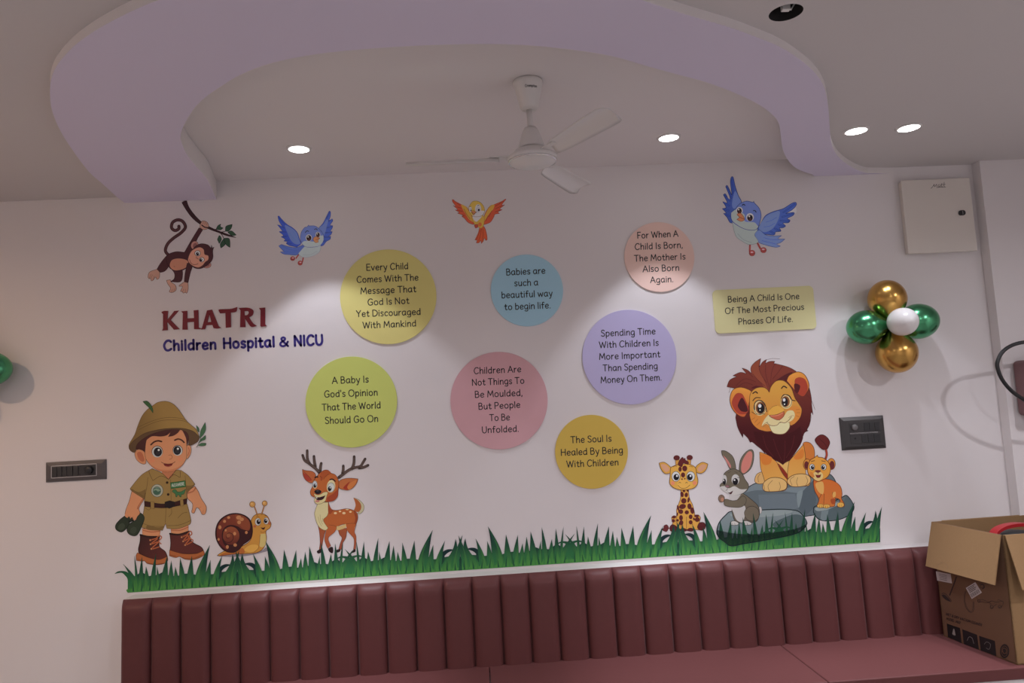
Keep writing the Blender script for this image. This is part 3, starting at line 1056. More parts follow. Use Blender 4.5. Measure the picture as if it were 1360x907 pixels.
UP_REF = (152, 138, 138)
plaque(516, 394, 64, 62.8, (178, 165, 106), 'largest yellow round plaque, six lines beginning Every Child', (
    ('Every Child', 486.7, 359.5, 542.5, 357.5), ('Comes With The', 474, 375.7, 556, 372.5), ('Message That', 479, 390.7, 553, 387.9),
    ('God Is Not', 488.5, 405.6, 543.8, 403.3), ('Yet Discouraged', 473.4, 421, 559, 418), ('With Mankind', 482, 436.2, 553, 433.4)), ref=(178, 168, 172))
plaque(467, 533.6, 60.8, 60.4, (157, 160, 87), 'lime green round plaque below the hospital name, above the deer', (
    ('A Baby Is', 441.3, 509.5, 490, 507.6), ("God's Opinion", 431, 527.6, 502, 525), ('That The World', 428, 545.3, 506, 542), ('Should Go On', 432, 562.6, 502.7, 559.8)), cap=8.5)
plaque(699.8, 385.7, 48.1, 47.5, (114, 134, 146), 'light blue round plaque under the ceiling fan', (
    ('Babies are', 672.2, 365.8, 724.2, 363.4), ('such a', 683, 380.2, 714.8, 379), ('beautiful way', 666, 396.2, 733.8, 393.5), ('to begin life.', 670, 411.8, 731.2, 409.4)), ref=UP_REF)
plaque(662.9, 531.7, 64.5, 64.8, (160, 120, 127), 'pink round plaque in the middle of the wall, Children Are Not Things', (
    ('Children Are', 629.3, 496.6, 692.2, 494), ('Not Things To', 626.8, 512, 696.4, 509.2), ('Be Moulded,', 630.6, 528, 694, 525.4),
    ('But People', 635.4, 543.8, 691, 541.2), ('To Be', 650, 558.8, 677.2, 557.8), ('Unfolded.', 640, 575, 689, 573)))
plaque(875.4, 341.4, 46.5, 46.2, (168, 129, 121), 'small peach round plaque, highest of the plaques, left of the right blue bird', (
    ('For When A', 846, 317, 900.5, 314.4), ('Child Is Born,', 842.7, 332, 906.4, 329.3), ('The Mother Is', 841.9, 347.5, 910, 344.6),
    ('Also Born', 853.2, 361.4, 901.8, 359.5), ('Again.', 863.2, 376, 893.8, 374.7)), cap=8, ref=UP_REF)
plaque(835.8, 474, 62.6, 62.8, (146, 136, 168), 'lilac round plaque, five lines beginning Spending Time', (
    ('Spending Time', 797.9, 446.9, 870.3, 443.8), ('With Children Is', 795.4, 462.3, 874.5, 459), ('More Important', 795.4, 477.8, 876.6, 474.3),
    ('Than Spending', 800.4, 493, 873.3, 489.9), ('Money On Them.', 797.4, 508.8, 878.3, 505)), ref=(172, 163, 166))
plaque(785.5, 599.7, 48.4, 49, (163, 134, 62), 'small mustard yellow round plaque above the grass, lowest of the plaques', (
    ('The Soul Is', 757.6, 588.2, 812, 586), ('Healed By Being', 744.7, 605, 827.2, 601.5), ('With Children', 752.2, 620.4, 821.3, 617.5)), cap=8.4)

# rectangular plaque
tl, tr, br, bl = (W(945.2, 386), W(1079.3, 379.2), W(1083.6, 436.4), W(950.5, 443.6))
cx, cz = (tl.x + tr.x + br.x + bl.x) / 4, (tl.z + tr.z + br.z + bl.z) / 4
hw, hh = (tr.x + br.x - tl.x - bl.x) / 4, (tl.z + tr.z - bl.z - br.z) / 4
t = empty('saying_plaque', (cx, 0, cz - hh), 'yellow rectangular plaque with rounded corners, left of the balloons', 'wall plaque')
rr = .022
pts = []
for sx, sz, a0 in ((1, 1, 0), (-1, 1, 90), (-1, -1, 180), (1, -1, 270)):
    for k in range(9):
        a = math.radians(a0 + k * 11.25)
        pts.append((sx * (hw - rr) + rr * math.cos(a), sz * (hh - rr) + rr * math.sin(a)))
bm = bmesh.new(); prism(bm, pts, .0006, .006)
for v in bm.verts: v.co = Vector((v.co.x, -v.co.z, v.co.y + hh))
mesh_obj('board', bm, plaque_mat((182, 173, 132), (184, 175, 179)), t, bevel=.0008)
polys = []
for txt, x0, y0, x1, y1 in (('Being A Child Is One', 966.5, 401.7, 1060.6, 397.2), ('Of The Most Precious', 962.8, 417, 1066.9, 411.3), ('Phases Of Life.', 980.4, 431.1, 1052.1, 427.4)):
    polys += text_polys(txt, (x0, y0), (x1, y1), 7.7, 1.42)
wall_polys_mesh('lettering', polys, letter_m, -.0064, t)

# ------------------------------------------------------------------ the name over the prints: cut-out letters, and the line below
VK = View(180, 250, 3.943)
red_m = mat('red_letters', ink((94, 12, 25), WREF), .4)
KH = {
 'K': ['137,650! 150,643 172,643! 168,690! 205,643! 228,641! 185,690! 232,738! 203,741! 167,700! 170,743! 141,746! 146,735! 146,660!'],
 'H': ['240,645! 272,642! 272,682! 308,680! 306,640! 330,638! 332,730! 348,734! 340,738 308,738! 308,700! 272,702! 274,741! 247,741! 250,655!'],
 'A': ['376,640! 402,636! 436,722! 449,731! 428,735 410,733! 404,716! 372,718! 366,738! 345,740! 350,730!', ],
 'T': ['436,640! 445,634 500,632 534,622! 528,646 500,652! 501,728! 474,731! 472,654! 444,656!'],
 'R': ['541,628! 590,626 618,640 614,664 596,676! 616,706 636,720! 614,727 600,720 574,682! 577,728! 549,728! 551,640!'],
 'I': ['648,628! 680,625! 680,712! 688,722! 660,726! 655,722! 656,640!'],
}
holes = {'A': '388,660! 398,700! 378,702!', 'R': '572,644! 590,644 594,654 586,664 573,666!'}
p = W(217, 439)
nm = empty('hospital_name', (p.x, 0, W(217, 467).z), 'dark red and blue hospital name lettering on the wall below the monkey', 'wall lettering')
no_ = nm.location


def holed_letter(name, s, hole, m, parent, y, th):
    a = VK(spline(parse(s), True, 6))
    loops = [[W(*q) for q in a]]
    if hole: loops.append([W(*q) for q in VK(spline(parse(hole), True, 6))])
    flat = [q for l in loops for q in l]
    bm = bmesh.new()
    f_ = [bm.verts.new((q.x - no_.x, y - th, q.z - no_.z)) for q in flat]
    b_ = [bm.verts.new((q.x - no_.x, y, q.z - no_.z)) for q in flat]
    for tt in tessellate_polygon([[Vector((q.x, q.z, 0)) for q in l] for l in loops]):
        try: bm.faces.new([f_[i] for i in tt])
        except ValueError: pass
    i0 = 0
    for l in loops:
        n = len(l)
        for i in range(n):
            bm.faces.new((f_[i0 + i], f_[i0 + (i + 1) % n], b_[i0 + (i + 1) % n], b_[i0 + i]))
        i0 += n
    return mesh_obj(name, bm, m, parent)


for k, ss in KH.items():
    o = holed_letter('letter', ss[0], holes.get(k), red_m, nm, -.0005, .004)
    o['label'] = 'dark red capital letter ' + k
blue_m = mat('blue_letters', ink((40, 30, 98), WREF), .45)
for txt, x0, y0, x1, y1 in (('Children', 150, 850, 421, 841), ('Hospital', 462, 838, 727, 829), ('&', 757, 828, 799, 826), ('NICU', 833, 825, 980, 819)):
    a, b = VK([(x0, y0), (x1, y1)])
    wall_polys_mesh('word', text_polys(txt, a, b, 13.0 if txt != '&' else 11.5, 2.4, gap=2.3), blue_m, -.0012, nm)['label'] = 'dark blue word of the lower line'

# ------------------------------------------------------------------ printed stickers
OLC = (62, 34, 26)                     # dark brown outline ink
# ---- boy explorer
B1, B2 = View(150, 525, 7.557), View(150, 620, 6.479)
a = Print('boy_explorer_print', 'printed boy explorer in khaki clothes and pith helmet holding binoculars', 'wall sticker', (215, 748), .0010, B1)
skin, skin2, khaki, khaki2 = (208, 142, 106), (180, 108, 78), (152, 122, 74), (124, 96, 58)
q = a.part('leg', view=B2); q.fill('252,530! 410,540! 402,605! 255,600!', skin, OLC)
q.line('262,545 330,560 405,552', 10, skin2)
q = a.part('leg', view=B2); q.fill('498,525! 650,500! 650,570! 505,600!', skin, OLC)
q.line('505,545 580,545 648,518', 10, skin2)
for i, (up, sole, tread, lace, cuff) in enumerate((
    ('237,585! 300,598 400,600! 398,660 405,692 450,728 470,775! 440,800 340,792 225,742! 220,705 234,640', '212,738! 300,778 395,798 468,770! 472,805 440,832 370,842 300,832 272,808 250,812 203,805! 200,765',
     '215,795 262,808;300,826 370,838 440,828', '322,630 385,615 325,665 392,645 332,705 398,688;375,612 402,592 420,608 395,640 415,662', '237,585 300,600 398,602'),
    ('490,572! 560,580 655,552! 668,620 692,652 758,688 778,715! 730,742 600,745 492,720! 498,650', '488,715! 600,746 720,745 780,718! 784,758 705,795 625,795 575,772 540,780 487,765!',
     '495,758 540,768;590,778 640,788 705,784 765,758', '592,605 645,585 605,640 668,610 622,672 690,640;640,580 668,553 680,578 650,602 690,630', '492,575 570,582 655,556'))):
    q = a.part('boot', view=B2)
    q.fill(up, ('g', (64, 34, 34), (92, 44, 42), (250, 620), (440, 760)), (34, 18, 18), 5)
    q.line(cuff, 16, (46, 26, 26))
    q = a.part('sole', q, B2); q.fill(sole, (172, 98, 58), (96, 48, 30), 4); q.line(tread, 5, (126, 66, 40))
    q = a.part('laces', a.parts[-2], B2); q.line(lace, 9, (176, 96, 62))
    for st in lace.split(';')[0].split()[::2]:
        x, y = st.split(','); q.ell(float(x), float(y), 9, 9, (190, 128, 92), ol=(90, 50, 36))
q = a.part('shorts', view=B2)
q.fill('272,335! 262,400 240,480! 250,520 330,540 428,546! 445,505 455,488! 465,530! 560,532 662,495! 672,455 640,318! 450,350', khaki, OLC)
q.line('248,482 330,508 440,512;468,505 570,500 670,462;458,355 455,420 452,480;505,350 505,400 480,430;275,350 310,370 335,340;560,440 600,400 640,390', 3.5, (100, 76, 46))
q.fill('300,540 420,547! 440,512! 380,520 300,500', khaki2)
q = a.part('arm', view=B2)
q.fill('165,200! 142,290 112,370 106,420 128,436 150,430 175,452 195,455 212,430 236,400 226,355 262,290 272,268!', skin, OLC)
q.line('262,272 225,330 212,360', 10, skin2)
q = a.part('binoculars', view=B2)
q.fill('105,420! 60,455 25,500 30,540 78,560 125,520 150,470 180,440!', (44, 52, 42), (22, 26, 24), 4)
q.fill('212,402 245,400 272,440 245,520 205,588 150,585 122,548 135,500 175,470 205,450', (50, 58, 46), (22, 26, 24), 4)
q.ell(75, 515, 26, 34, (62, 70, 58), 40); q.ell(178, 545, 26, 32, (62, 70, 58), 40)
q.line('140,470 175,460', 16, (36, 42, 36))
q = a.part('hand', view=B2)
q.fill('108,400 106,425 128,437 140,420 152,445 166,425 178,455 196,455 212,425 232,395 200,370 140,370', skin)
q.line('128,436 132,415;152,445 150,420;178,454 172,425', 3, skin2)
q = a.part('arm', view=B2)
q.fill('705,165! 640,212! 642,268 682,310 686,350 678,388 700,396 722,350 750,372 768,408 796,402 806,350 790,315 760,270 735,210', skin, OLC)
q.line('645,225 690,210 712,180', 12, skin2); q.line('752,375 745,350 760,345;772,405 780,370', 3, skin2)
q = a.part('neck', view=B2); q.fill('420,0! 560,0! 520,80 478,105! 430,70', (184, 116, 84))
q = a.part('shirt', view=B2)
q.fill('340,15! 260,60 210,110 150,185! 165,208 270,275! 280,225! 272,300! 450,320 640,275! 634,215! 646,215 708,150! 650,75 585,28! 535,55 480,108! 425,60', khaki, OLC)
q.fill('150,185! 165,208 270,275! 285,190! 220,215', khaki2); q.fill('708,150! 646,215 634,212! 630,160! 670,160', khaki2)
q.line('302,90 295,160 274,270;622,75 628,140 634,215;498,108 500,200 502,285;165,192 230,232 272,258;640,196 680,178 704,140', 3.2, (98, 74, 46))
q.fill('335,16! 312,42 345,118! 415,78 478,106! 418,50', khaki, OLC); q.fill('545,28! 478,106! 520,66 580,92! 578,32', khaki, OLC)
q = a.part('button', view=B2); q.ell(468, 135, 11, 11, (44, 28, 22))
q = a.part('button', view=B2); q.ell(477, 237, 11, 11, (44, 28, 22))
q = a.part('round_badge', view=B2)
q.ell(382, 204, 53, 56, (70, 82, 78)); q.ell(382, 204, 49, 52, (172, 170, 158)); q.ell(380, 206, 36, 38, (84, 106, 100)); q.ell(380, 206, 30, 32, (128, 150, 132))
q.fill('352,210 370,200 390,212 408,205 405,225 380,238 358,230', (66, 96, 82)); q.line('350,190 380,182 408,194', 5, (60, 80, 76))
q = a.part('name_patch', view=B2); q.fill('495,136! 624,118! 628,170! 500,188!', (58, 112, 66), (34, 70, 42), 4)
q.add(text_polys('ALEXANDRE', B2([(508, 172)])[0], B2([(617, 157)])[0], 4.0, 2.0), (198, 206, 196))
q = a.part('dinosaur_patch', view=B2)
q.fill('512,212 522,196 545,198 556,214 590,212 628,190! 612,232 592,238 588,258 576,256 572,242 556,244 552,258 542,254 540,236 526,222', (66, 112, 74), (30, 58, 40), 3)
q = a.part('belt', view=B2)
q.fill('272,293! 450,318 640,270! 636,318! 450,352 274,340!', (56, 28, 28), (30, 16, 16), 3)
q.fill('448,302! 490,290! 530,300! 534,336! 490,356! 448,346!', (34, 26, 30), (16, 12, 14), 3)
for s in ('325,298! 357,302! 358,360! 326,355!', '579,284! 606,278! 611,334! 582,338!'):
    q.fill(s, khaki, OLC)
q = a.part('ear'); q.fill('222,575 245,545 295,550 325,585 332,680 290,686 245,652 225,612', skin, OLC); q.fill('245,580 275,565 300,590 318,650 295,665 260,635', (184, 106, 78))
q = a.part('ear'); q.fill('735,505! 770,498 788,540 780,592 755,630 730,642!', skin, OLC); q.line('760,525 768,560 752,605', 8, (184, 106, 78))
q = a.part('head')
q.fill('325,500 330,420 400,380 500,380 620,345 690,340 735,420 742,560 735,640 690,710 620,755 540,768 460,755 400,720 345,660 325,600', skin, OLC)
q.fill('345,655 400,720 460,755 540,768 620,755 690,710 735,640! 700,690 620,735 540,748 460,738 390,700', (196, 124, 90))
q.line('560,602 585,598 597,618 588,636 568,642', 4, (150, 84, 60)); q.ell(390, 655, 34, 20, (214, 138, 104)); q.ell(680, 640, 30, 18, (214, 138, 104))
h = q
q = a.part('hair', h)
q.fill('225,470! 330,385 360,395 335,470 325,577! 300,552 265,540 232,540', (72, 40, 40))
q.fill('325,470! 345,385 420,350 540,330 690,325 755,340 765,430 745,515! 738,440 705,365 682,338! 655,375 610,405 555,416! 580,372! 540,402 480,413 400,410 350,440', (76, 42, 42))
q.line('470,345 430,380 395,400;600,340 560,365 530,395', 4, (54, 28, 30))
for e in (('447,565', 447, 567, 53, 56, 453, 568, 41, 45, 462, 548), ('652,553', 652, 555, 47, 50, 647, 553, 38, 44, 654, 536)):
    q = a.part('eye', h); q.ell(e[1], e[2] - 4, e[3] + 4, e[4] + 2, (66, 44, 44)); q.ell(e[1], e[2], e[3], e[4], (190, 190, 194))
    q.ell(e[5], e[6], e[7], e[8], (30, 28, 34)); q.ell(e[5] + 2, e[6] + 12, e[7] * .6, e[8] * .45, (46, 44, 52)); q.ell(e[9], e[10], 11, 11, (214, 212, 216))
q = a.part('eyebrow', h); q.line('384,495 415,468 455,456 490,464', 15, (72, 40, 34))
q = a.part('eyebrow', h); q.line('622,450 655,438 690,448 716,472', 15, (72, 40, 34))
q = a.part('mouth', h); q.line('488,670 520,684 560,688 600,682 626,666', 5, (110, 50, 40)); q.fill('508,686! 560,691 604,683! 590,706 555,718 525,708', (110, 36, 36)); q.line('528,708 555,713 585,704', 6, (170, 84, 74))
q = a.part('pith_helmet')
q.fill('163,520 190,470 250,420 330,375 450,345 560,330 680,328 760,340 820,365 868,410! 866,440 845,470 790,500 760,500! 760,400 700,350 560,345 400,385 300,440 240,500 232,560 212,574 180,556', (96, 72, 52), OLC)
q.fill('163,522! 168,485 220,395 250,310 290,215 340,150 400,105 450,72 510,60 560,65 610,90 660,140 705,205 740,255 790,300 840,345 868,415! 820,368 760,342 680,329 560,331 450,346 330,377 250,425 190,475', ('g', (128, 100, 60), (160, 128, 76), (250, 300), (520, 200)), OLC)
q.line('250,322 330,285 450,240 560,222 680,230 740,250;262,345 340,305 450,262 560,246 690,252 760,275', 4, (104, 80, 48))
q = a.part('leaf'); q.fill('303,62! 345,58 382,95 402,135 405,178! 370,130 330,92', (62, 98, 62), (34, 58, 40), 4)
q = a.part('leaf_sprig')
q.line('842,520 870,470 885,430', 5, (58, 84, 60))
for s in ('928,270! 934,340 908,395 873,432! 882,360 905,310', '932,400! 930,440 895,456 860,478! 888,438', '936,480! 932,500 890,508 858,502! 890,480', '838,300! 864,330 868,372! 850,350'):
    q.fill(s, (70, 106, 78), (40, 66, 48), 3)
a.done()

# ---- snail
a = Print('snail_print', 'printed smiling snail with a spotted brown shell, in the grass right of the boy', 'wall sticker', (322, 738), .0010, View(280, 655, 10.078))
q = a.part('ground_shade'); q.fill('82,832 140,820 500,800 680,765 735,728 775,735 770,765 700,790 500,835 300,850 120,845', (140, 130, 142))
q = a.part('body')
q.fill('95,828 130,802 200,770 300,785 400,720 520,640 560,520 542,420 540,370 570,310 630,275 700,275 760,310 790,370 808,410 790,465 740,508 747,600 730,690 680,760 600,798 450,810 300,815 200,828 120,838', (198, 140, 66), (92, 42, 28), 7)
q.fill('120,830 200,790 330,790 420,730 450,800 300,812 200,825', (176, 102, 52))
q.fill('450,765 478,722 540,690 612,690 640,720 600,770 520,790', (218, 166, 84))
q.fill('668,545! 735,540! 742,640 722,705 680,722 652,700 655,620', (206, 182, 120))
q.line('585,785 635,735 652,660 660,560;665,515 700,525 738,505', 5, (130, 74, 40))
q = a.part('shell')
q.fill('190,772 110,692 66,580 74,450 130,350 230,285 340,268 440,290 522,350 557,450 552,560 512,630 430,690 380,752 300,792', (58, 26, 30), (40, 18, 22), 8)
q.fill('200,750 125,680 84,580 92,450 145,360 235,300 340,282 435,303 508,360 530,440 510,500 455,490 405,475 375,450 320,430 255,425 195,450 155,510 150,600 175,680 230,740', ('g', (128, 62, 44), (102, 40, 38), (360, 300), (120, 650)))
q.fill('340,285 435,305 505,362 525,440 500,490 440,485 400,440 350,400 330,330', (138, 70, 48))
q.ell(275, 570, 124, 134, (52, 24, 28)); q.ell(272, 568, 112, 122, ('g', (150, 80, 54), (98, 42, 38), (270, 450), (270, 690)))
q.line('165,520 160,600 200,650 260,655 300,610 290,550 245,530 210,560 215,600 245,605', 10, (60, 28, 30), 6)
q.ell(235, 565, 26, 24, (150, 88, 62))
for e in ((122, 455, 20, 26), (105, 617, 15, 18), (222, 718, 20, 25), (327, 693, 24, 22), (477, 525, 18, 20), (185, 375, 20, 20), (240, 325, 20, 18), (375, 325, 34, 28), (415, 348, 28, 24), (380, 388, 25, 25), (320, 540, 20, 24), (200, 495, 14, 16)):
    q.ell(*e, (190, 128, 88))
h = a.parts[1]
for s, e in (('622,290 605,235 582,175', (558, 148, 38, 38)), ('682,280 700,220 717,160', (722, 135, 34, 35))):
    q = a.part('tentacle'); q.line(s, 17, (110, 60, 40)); q.line(s, 9, (190, 134, 78)); q.ell(*e, (200, 148, 86), ol=(104, 56, 34), olw=6); q.ell(e[0] - 8, e[1] - 8, 14, 14, (218, 176, 112))
q = a.part('eye', h); q.eye(632, 382, 40, 50, 640, 382, 26, 33)
q = a.part('eye', h); q.eye(742, 370, 34, 46, 736, 370, 23, 30)
q = a.part('mouth', h); q.fill('665,455! 700,462 730,448! 718,480 695,484', (60, 20, 26)); q.ell(590, 442, 20, 17, (180, 96, 70)); q.ell(785, 405, 17, 18, (180, 96, 70)); q.line('612,318 630,308 650,318;720,300 738,298 752,308', 5, (80, 44, 34))
a.done()

# ---- deer
D1, D2 = View(395, 590, 11.34), View(405, 660, 10.667)
a = Print('deer_print', 'printed spotted deer with antlers standing in the grass under the green plaque', 'wall sticker', (440, 734), .0010, D1)
brown, brown2, cream = (178, 92, 48), (146, 66, 40), (206, 192, 150)
for nm_, s, hoof in (('leg', '185,395! 300,460! 272,540 252,640 236,738! 203,742! 215,640 206,500', '168,772 200,745 237,735 232,782 190,800'),
                     ('leg', '470,455! 605,440! 592,500 577,580 532,660 522,742! 478,742! 500,660 525,580 490,530', '445,752 500,738 496,772 450,786')):
    q = a.part(nm_, view=D2); q.fill(s, ('g', (156, 80, 48), (150, 76, 60), (400, 440), (400, 740)), (84, 40, 28), 5); p_ = q
    q = a.part('hoof', p_, D2); q.fill(hoof, (40, 22, 26))
q = a.part('tail', view=D2)
q.fill('688,10! 770,42 832,110 832,180 792,230 738,238! 785,180 795,120 760,60', (190, 180, 150), (90, 70, 50), 4)
q.fill('688,12! 745,40 790,100 792,175 748,212 692,192! 718,110', (170, 92, 52))
q = a.part('body', view=D2)
q.fill('328,40! 348,120 380,175 460,187 590,165 690,190 742,240 748,310 722,390 690,480! 620,495 580,385 440,425 390,470 300,470 255,330 320,200', (176, 92, 48), (88, 40, 26), 6)
q.fill('690,200 735,245 742,310 715,390 690,470! 700,380 715,300', brown2)
for e in ((432, 228, 22, 15), (497, 203, 18, 12), (553, 228, 24, 17), (600, 177, 22, 9), (645, 210, 18, 14)): q.ell(*e, (226, 188, 146))
q.fill('450,418 510,405 580,378! 580,430 500,464 448,466', (202, 170, 120))
for s, hoof, hb in (('345,395! 442,418 425,490 332,580 366,692! 328,728! 298,670 278,590 300,480', '330,732 385,705 402,745 392,792 352,780', 0),
                    ('580,380! 722,380! 702,490 727,570 716,748! 688,748! 697,660 688,580 610,490', '655,775 708,738 716,772 668,792', 0)):
    q = a.part('leg', view=D2); q.fill(s, ('g', (178, 92, 48), (160, 82, 62), (400, 400), (400, 740))); q.line(s.replace('!', ''), 4, (96, 46, 28)); p_ = q
    q = a.part('hoof', p_, D2); q.fill(hoof, (40, 22, 26))
q = a.part('chest', view=D2)
q.fill('185,85! 330,70! 335,200 312,270 262,330 330,440! 290,472 220,442 175,382 145,290 140,210', cream, (110, 84, 56), 5)
q.line('215,250 225,330 250,385;190,280 205,350 235,410;250,300 250,350', 5, (160, 144, 104))
q = a.part('neck_shade', view=D2); q.fill('328,70! 348,120 380,172 400,190 360,240 330,210', (150, 68, 38))
for m_, ts in (('335,430 290,380 230,330 170,285 110,240 80,165', ('182,290 152,220 148,95', '270,335 255,250 250,180', '342,405 350,330 360,285')),
               ('625,500 690,450 780,385 870,350 950,330 990,270 1020,220', ('930,355 1000,345 1065,315', '820,370 850,290 855,185', '682,440 690,390 692,325'))):
    q = a.part('antler')
    for s in (m_, *ts): q.line(s, 46, (46, 34, 38), 38)
    for s in (m_, *ts): q.line(s, 36, (92, 74, 70), 28)
q = a.part('ear'); q.fill('75,378! 130,395 230,410 278,470 238,570 180,575 120,530 85,460', (180, 96, 58), (84, 38, 28), 6); q.fill('85,430! 150,460 215,540 150,552 110,510', (164, 62, 48)); q.line('95,410 160,470 210,530', 6, (110, 46, 36))
q = a.part('ear'); q.fill('628,560 700,520 800,510 915,520! 890,590 830,660 760,690 690,682 630,655', (184, 104, 62), (84, 38, 28), 6); q.fill('755,640 800,580 895,530! 870,600 810,668 775,684', (198, 118, 66)); q.fill('690,655 790,560 750,640 765,684', (158, 54, 36))
q = a.part('head')
q.fill('330,440 400,392 460,390 500,430 570,460 615,530 625,600 615,700 602,790 540,850 450,865 400,862 300,870 265,802 210,770 195,710 225,640 240,560 290,490', (180, 96, 50), (92, 40, 28), 7)
q.fill('450,800 540,740 612,680 602,790 540,848 450,862', (156, 66, 42))
q.fill('345,545! 338,480 362,420 430,388 490,408 502,445 440,470 400,505 370,550!', (166, 80, 44)); q.line('340,480 365,500 362,545;470,450 420,490 395,525', 6, (110, 46, 30))
h = q
q = a.part('muzzle', h)
q.fill('250,742 300,762 350,752 400,722 458,722 442,780 420,850 360,892 290,897 255,852 268,800', (208, 192, 146), (100, 66, 44), 4)
q.fill('275,785! 330,797 425,768! 392,822 345,842 288,832', (48, 18, 26)); q.ell(302, 856, 34, 18, (190, 124, 116)); q.fill('285,790! 300,793 298,815 288,812', (214, 208, 204))
q = a.part('nose', h); q.fill('258,702 300,680 350,694 362,720 330,748 288,748 264,726', (28, 24, 30)); q.ell(305, 700, 18, 7, (84, 80, 88))
q = a.part('eye', h); q.ell(507, 632, 64, 96, (210, 196, 158), 8); q.eye(507, 648, 52, 70, 488, 668, 27, 36, white=(198, 198, 200))
q.line('492,530 530,524 570,556', 17, (30, 22, 26))
q = a.part('eye', h); q.ell(265, 606, 38, 60, (206, 190, 160)); q.eye(264, 602, 34, 50, 264, 622, 20, 29, white=(190, 192, 204)); q.line('265,500 285,488 310,492', 17, (30, 22, 26))
a.done()

# ---- monkey
a = Print('monkey_print', 'printed brown monkey swinging by one hand from a branch, above the hospital name', 'wall sticker', (245, 388), .0008, View(190, 260, 6.715), ref=(152, 136, 132))
fur, fur2, msk = (60, 32, 32), (40, 20, 22), (156, 116, 94)
q = a.part('branch')
q.line('680,322 705,350 722,385;690,325 730,318 760,300;640,300 660,300;760,330 790,335', 6, (44, 26, 26))
q.fill('345,60! 388,38! 410,100 460,170 525,235 600,280 680,315 760,345 832,374! 750,358 670,328 590,298 520,262 450,208 395,142', (46, 26, 26), (28, 14, 16), 3)
for s in ('652,298! 668,268 694,252! 690,275 715,287! 690,304', '735,316! 742,272 796,255! 786,290 762,315', '757,324! 790,314 832,350! 790,354', '664,390! 682,355 700,388 680,427!', '695,467! 690,428 724,380! 735,430', '722,380! 770,385 776,462! 738,432'):
    q = a.part('leaf'); q.fill(s, (44, 64, 44), (22, 32, 26), 4)
q = a.part('tail'); s = '228,530 200,490 220,430 270,380 340,330 378,280 355,230 310,215 265,238 255,285 285,310 318,296 320,272'
q.line(s, 28, fur2); q.line(s, 20, (66, 38, 36))
q = a.part('leg'); q.fill('228,525 165,590 125,655! 150,682 200,668 235,610', fur, fur2, 4)
q = a.part('foot'); q.fill('125,655! 60,680 45,722 55,740 65,735 75,758 92,752 112,725 125,746 146,730 150,682!', msk, OLC); q.line('70,735 85,705;92,750 100,715;55,738 72,700', 3, (110, 74, 60))
q = a.part('leg'); q.fill('235,620 280,690 278,740 245,765! 330,768 352,720 340,650', fur, fur2, 4)
q = a.part('foot'); q.fill('208,755! 245,748! 252,770 290,800 295,840 265,862 235,856 246,825 222,788', msk, OLC); q.line('255,860 262,835;275,855 280,830', 3, (110, 74, 60))
q = a.part('body')
q.fill('218,530 290,500 370,505! 430,400 500,285! 535,300! 490,375 478,400 460,420 450,560 410,622 360,662 300,672 240,645 212,590', fur, fur2, 4)
q = a.part('belly', q); q.fill('240,610 265,570 330,560 395,578 402,620 360,652 290,666 250,645', (158, 104, 78)); q.line('275,630 285,634', 4, (110, 66, 50))
q = a.part('arm'); q.fill('395,600! 440,620 422,690 402,778! 368,770! 376,690', fur, fur2, 4)
q = a.part('hand'); q.fill('368,768! 402,776! 404,830 392,868 378,862 360,868 350,855 335,850 352,810 320,806 345,784', msk, OLC); q.line('378,862 378,835;355,858 362,832', 3, (110, 74, 60))
q = a.part('hand'); q.fill('505,275! 528,226 570,235 586,270 570,298 530,300', msk, OLC); q.line('525,262 550,280 578,285', 10, fur2); q.line('540,232 535,250;556,232 552,255;572,242 566,262', 3, (110, 74, 60))
q = a.part('ear'); q.ell(460, 442, 32, 38, (154, 106, 88), 20, OLC); q.ell(464, 444, 18, 24, (120, 74, 64), 20)
q = a.part('ear'); q.ell(572, 620, 36, 25, (154, 106, 88), -10, OLC); q.ell(574, 620, 22, 14, (120, 74, 64), -10)
q = a.part('head')
q.fill('440,500 470,450 520,428 578,438 605,465 612,440! 618,468 634,458! 622,490 622,560 582,612 510,650 440,625', fur, fur2, 4)
q.fill('403,560 428,500 468,470 510,460 542,480 550,522 582,535 582,570 555,592 530,622 490,640 440,622 410,592', (170, 118, 92), (100, 60, 46), 3)
h = q
q = a.part('eye', h); q.eye(487, 513, 25, 24, 487, 518, 13, 16)
q = a.part('eye', h); q.eye(525, 570, 22, 20, 518, 572, 12, 14)
q = a.part('mouth', h); q.line('416,570 425,595 445,612 470,614 492,606', 5, (110, 56, 44)); q.line('474,545 480,560;488,556 492,566', 5, (110, 56, 44))
a.done()


# ---- birds
def feathers(q, items, col, tip, w0=30, w1=22):
    for s in items:
        q.line(s, w0, tip, w1)
    for s in items:
        q.line(s, w0 * .7, col, w1 * .55)


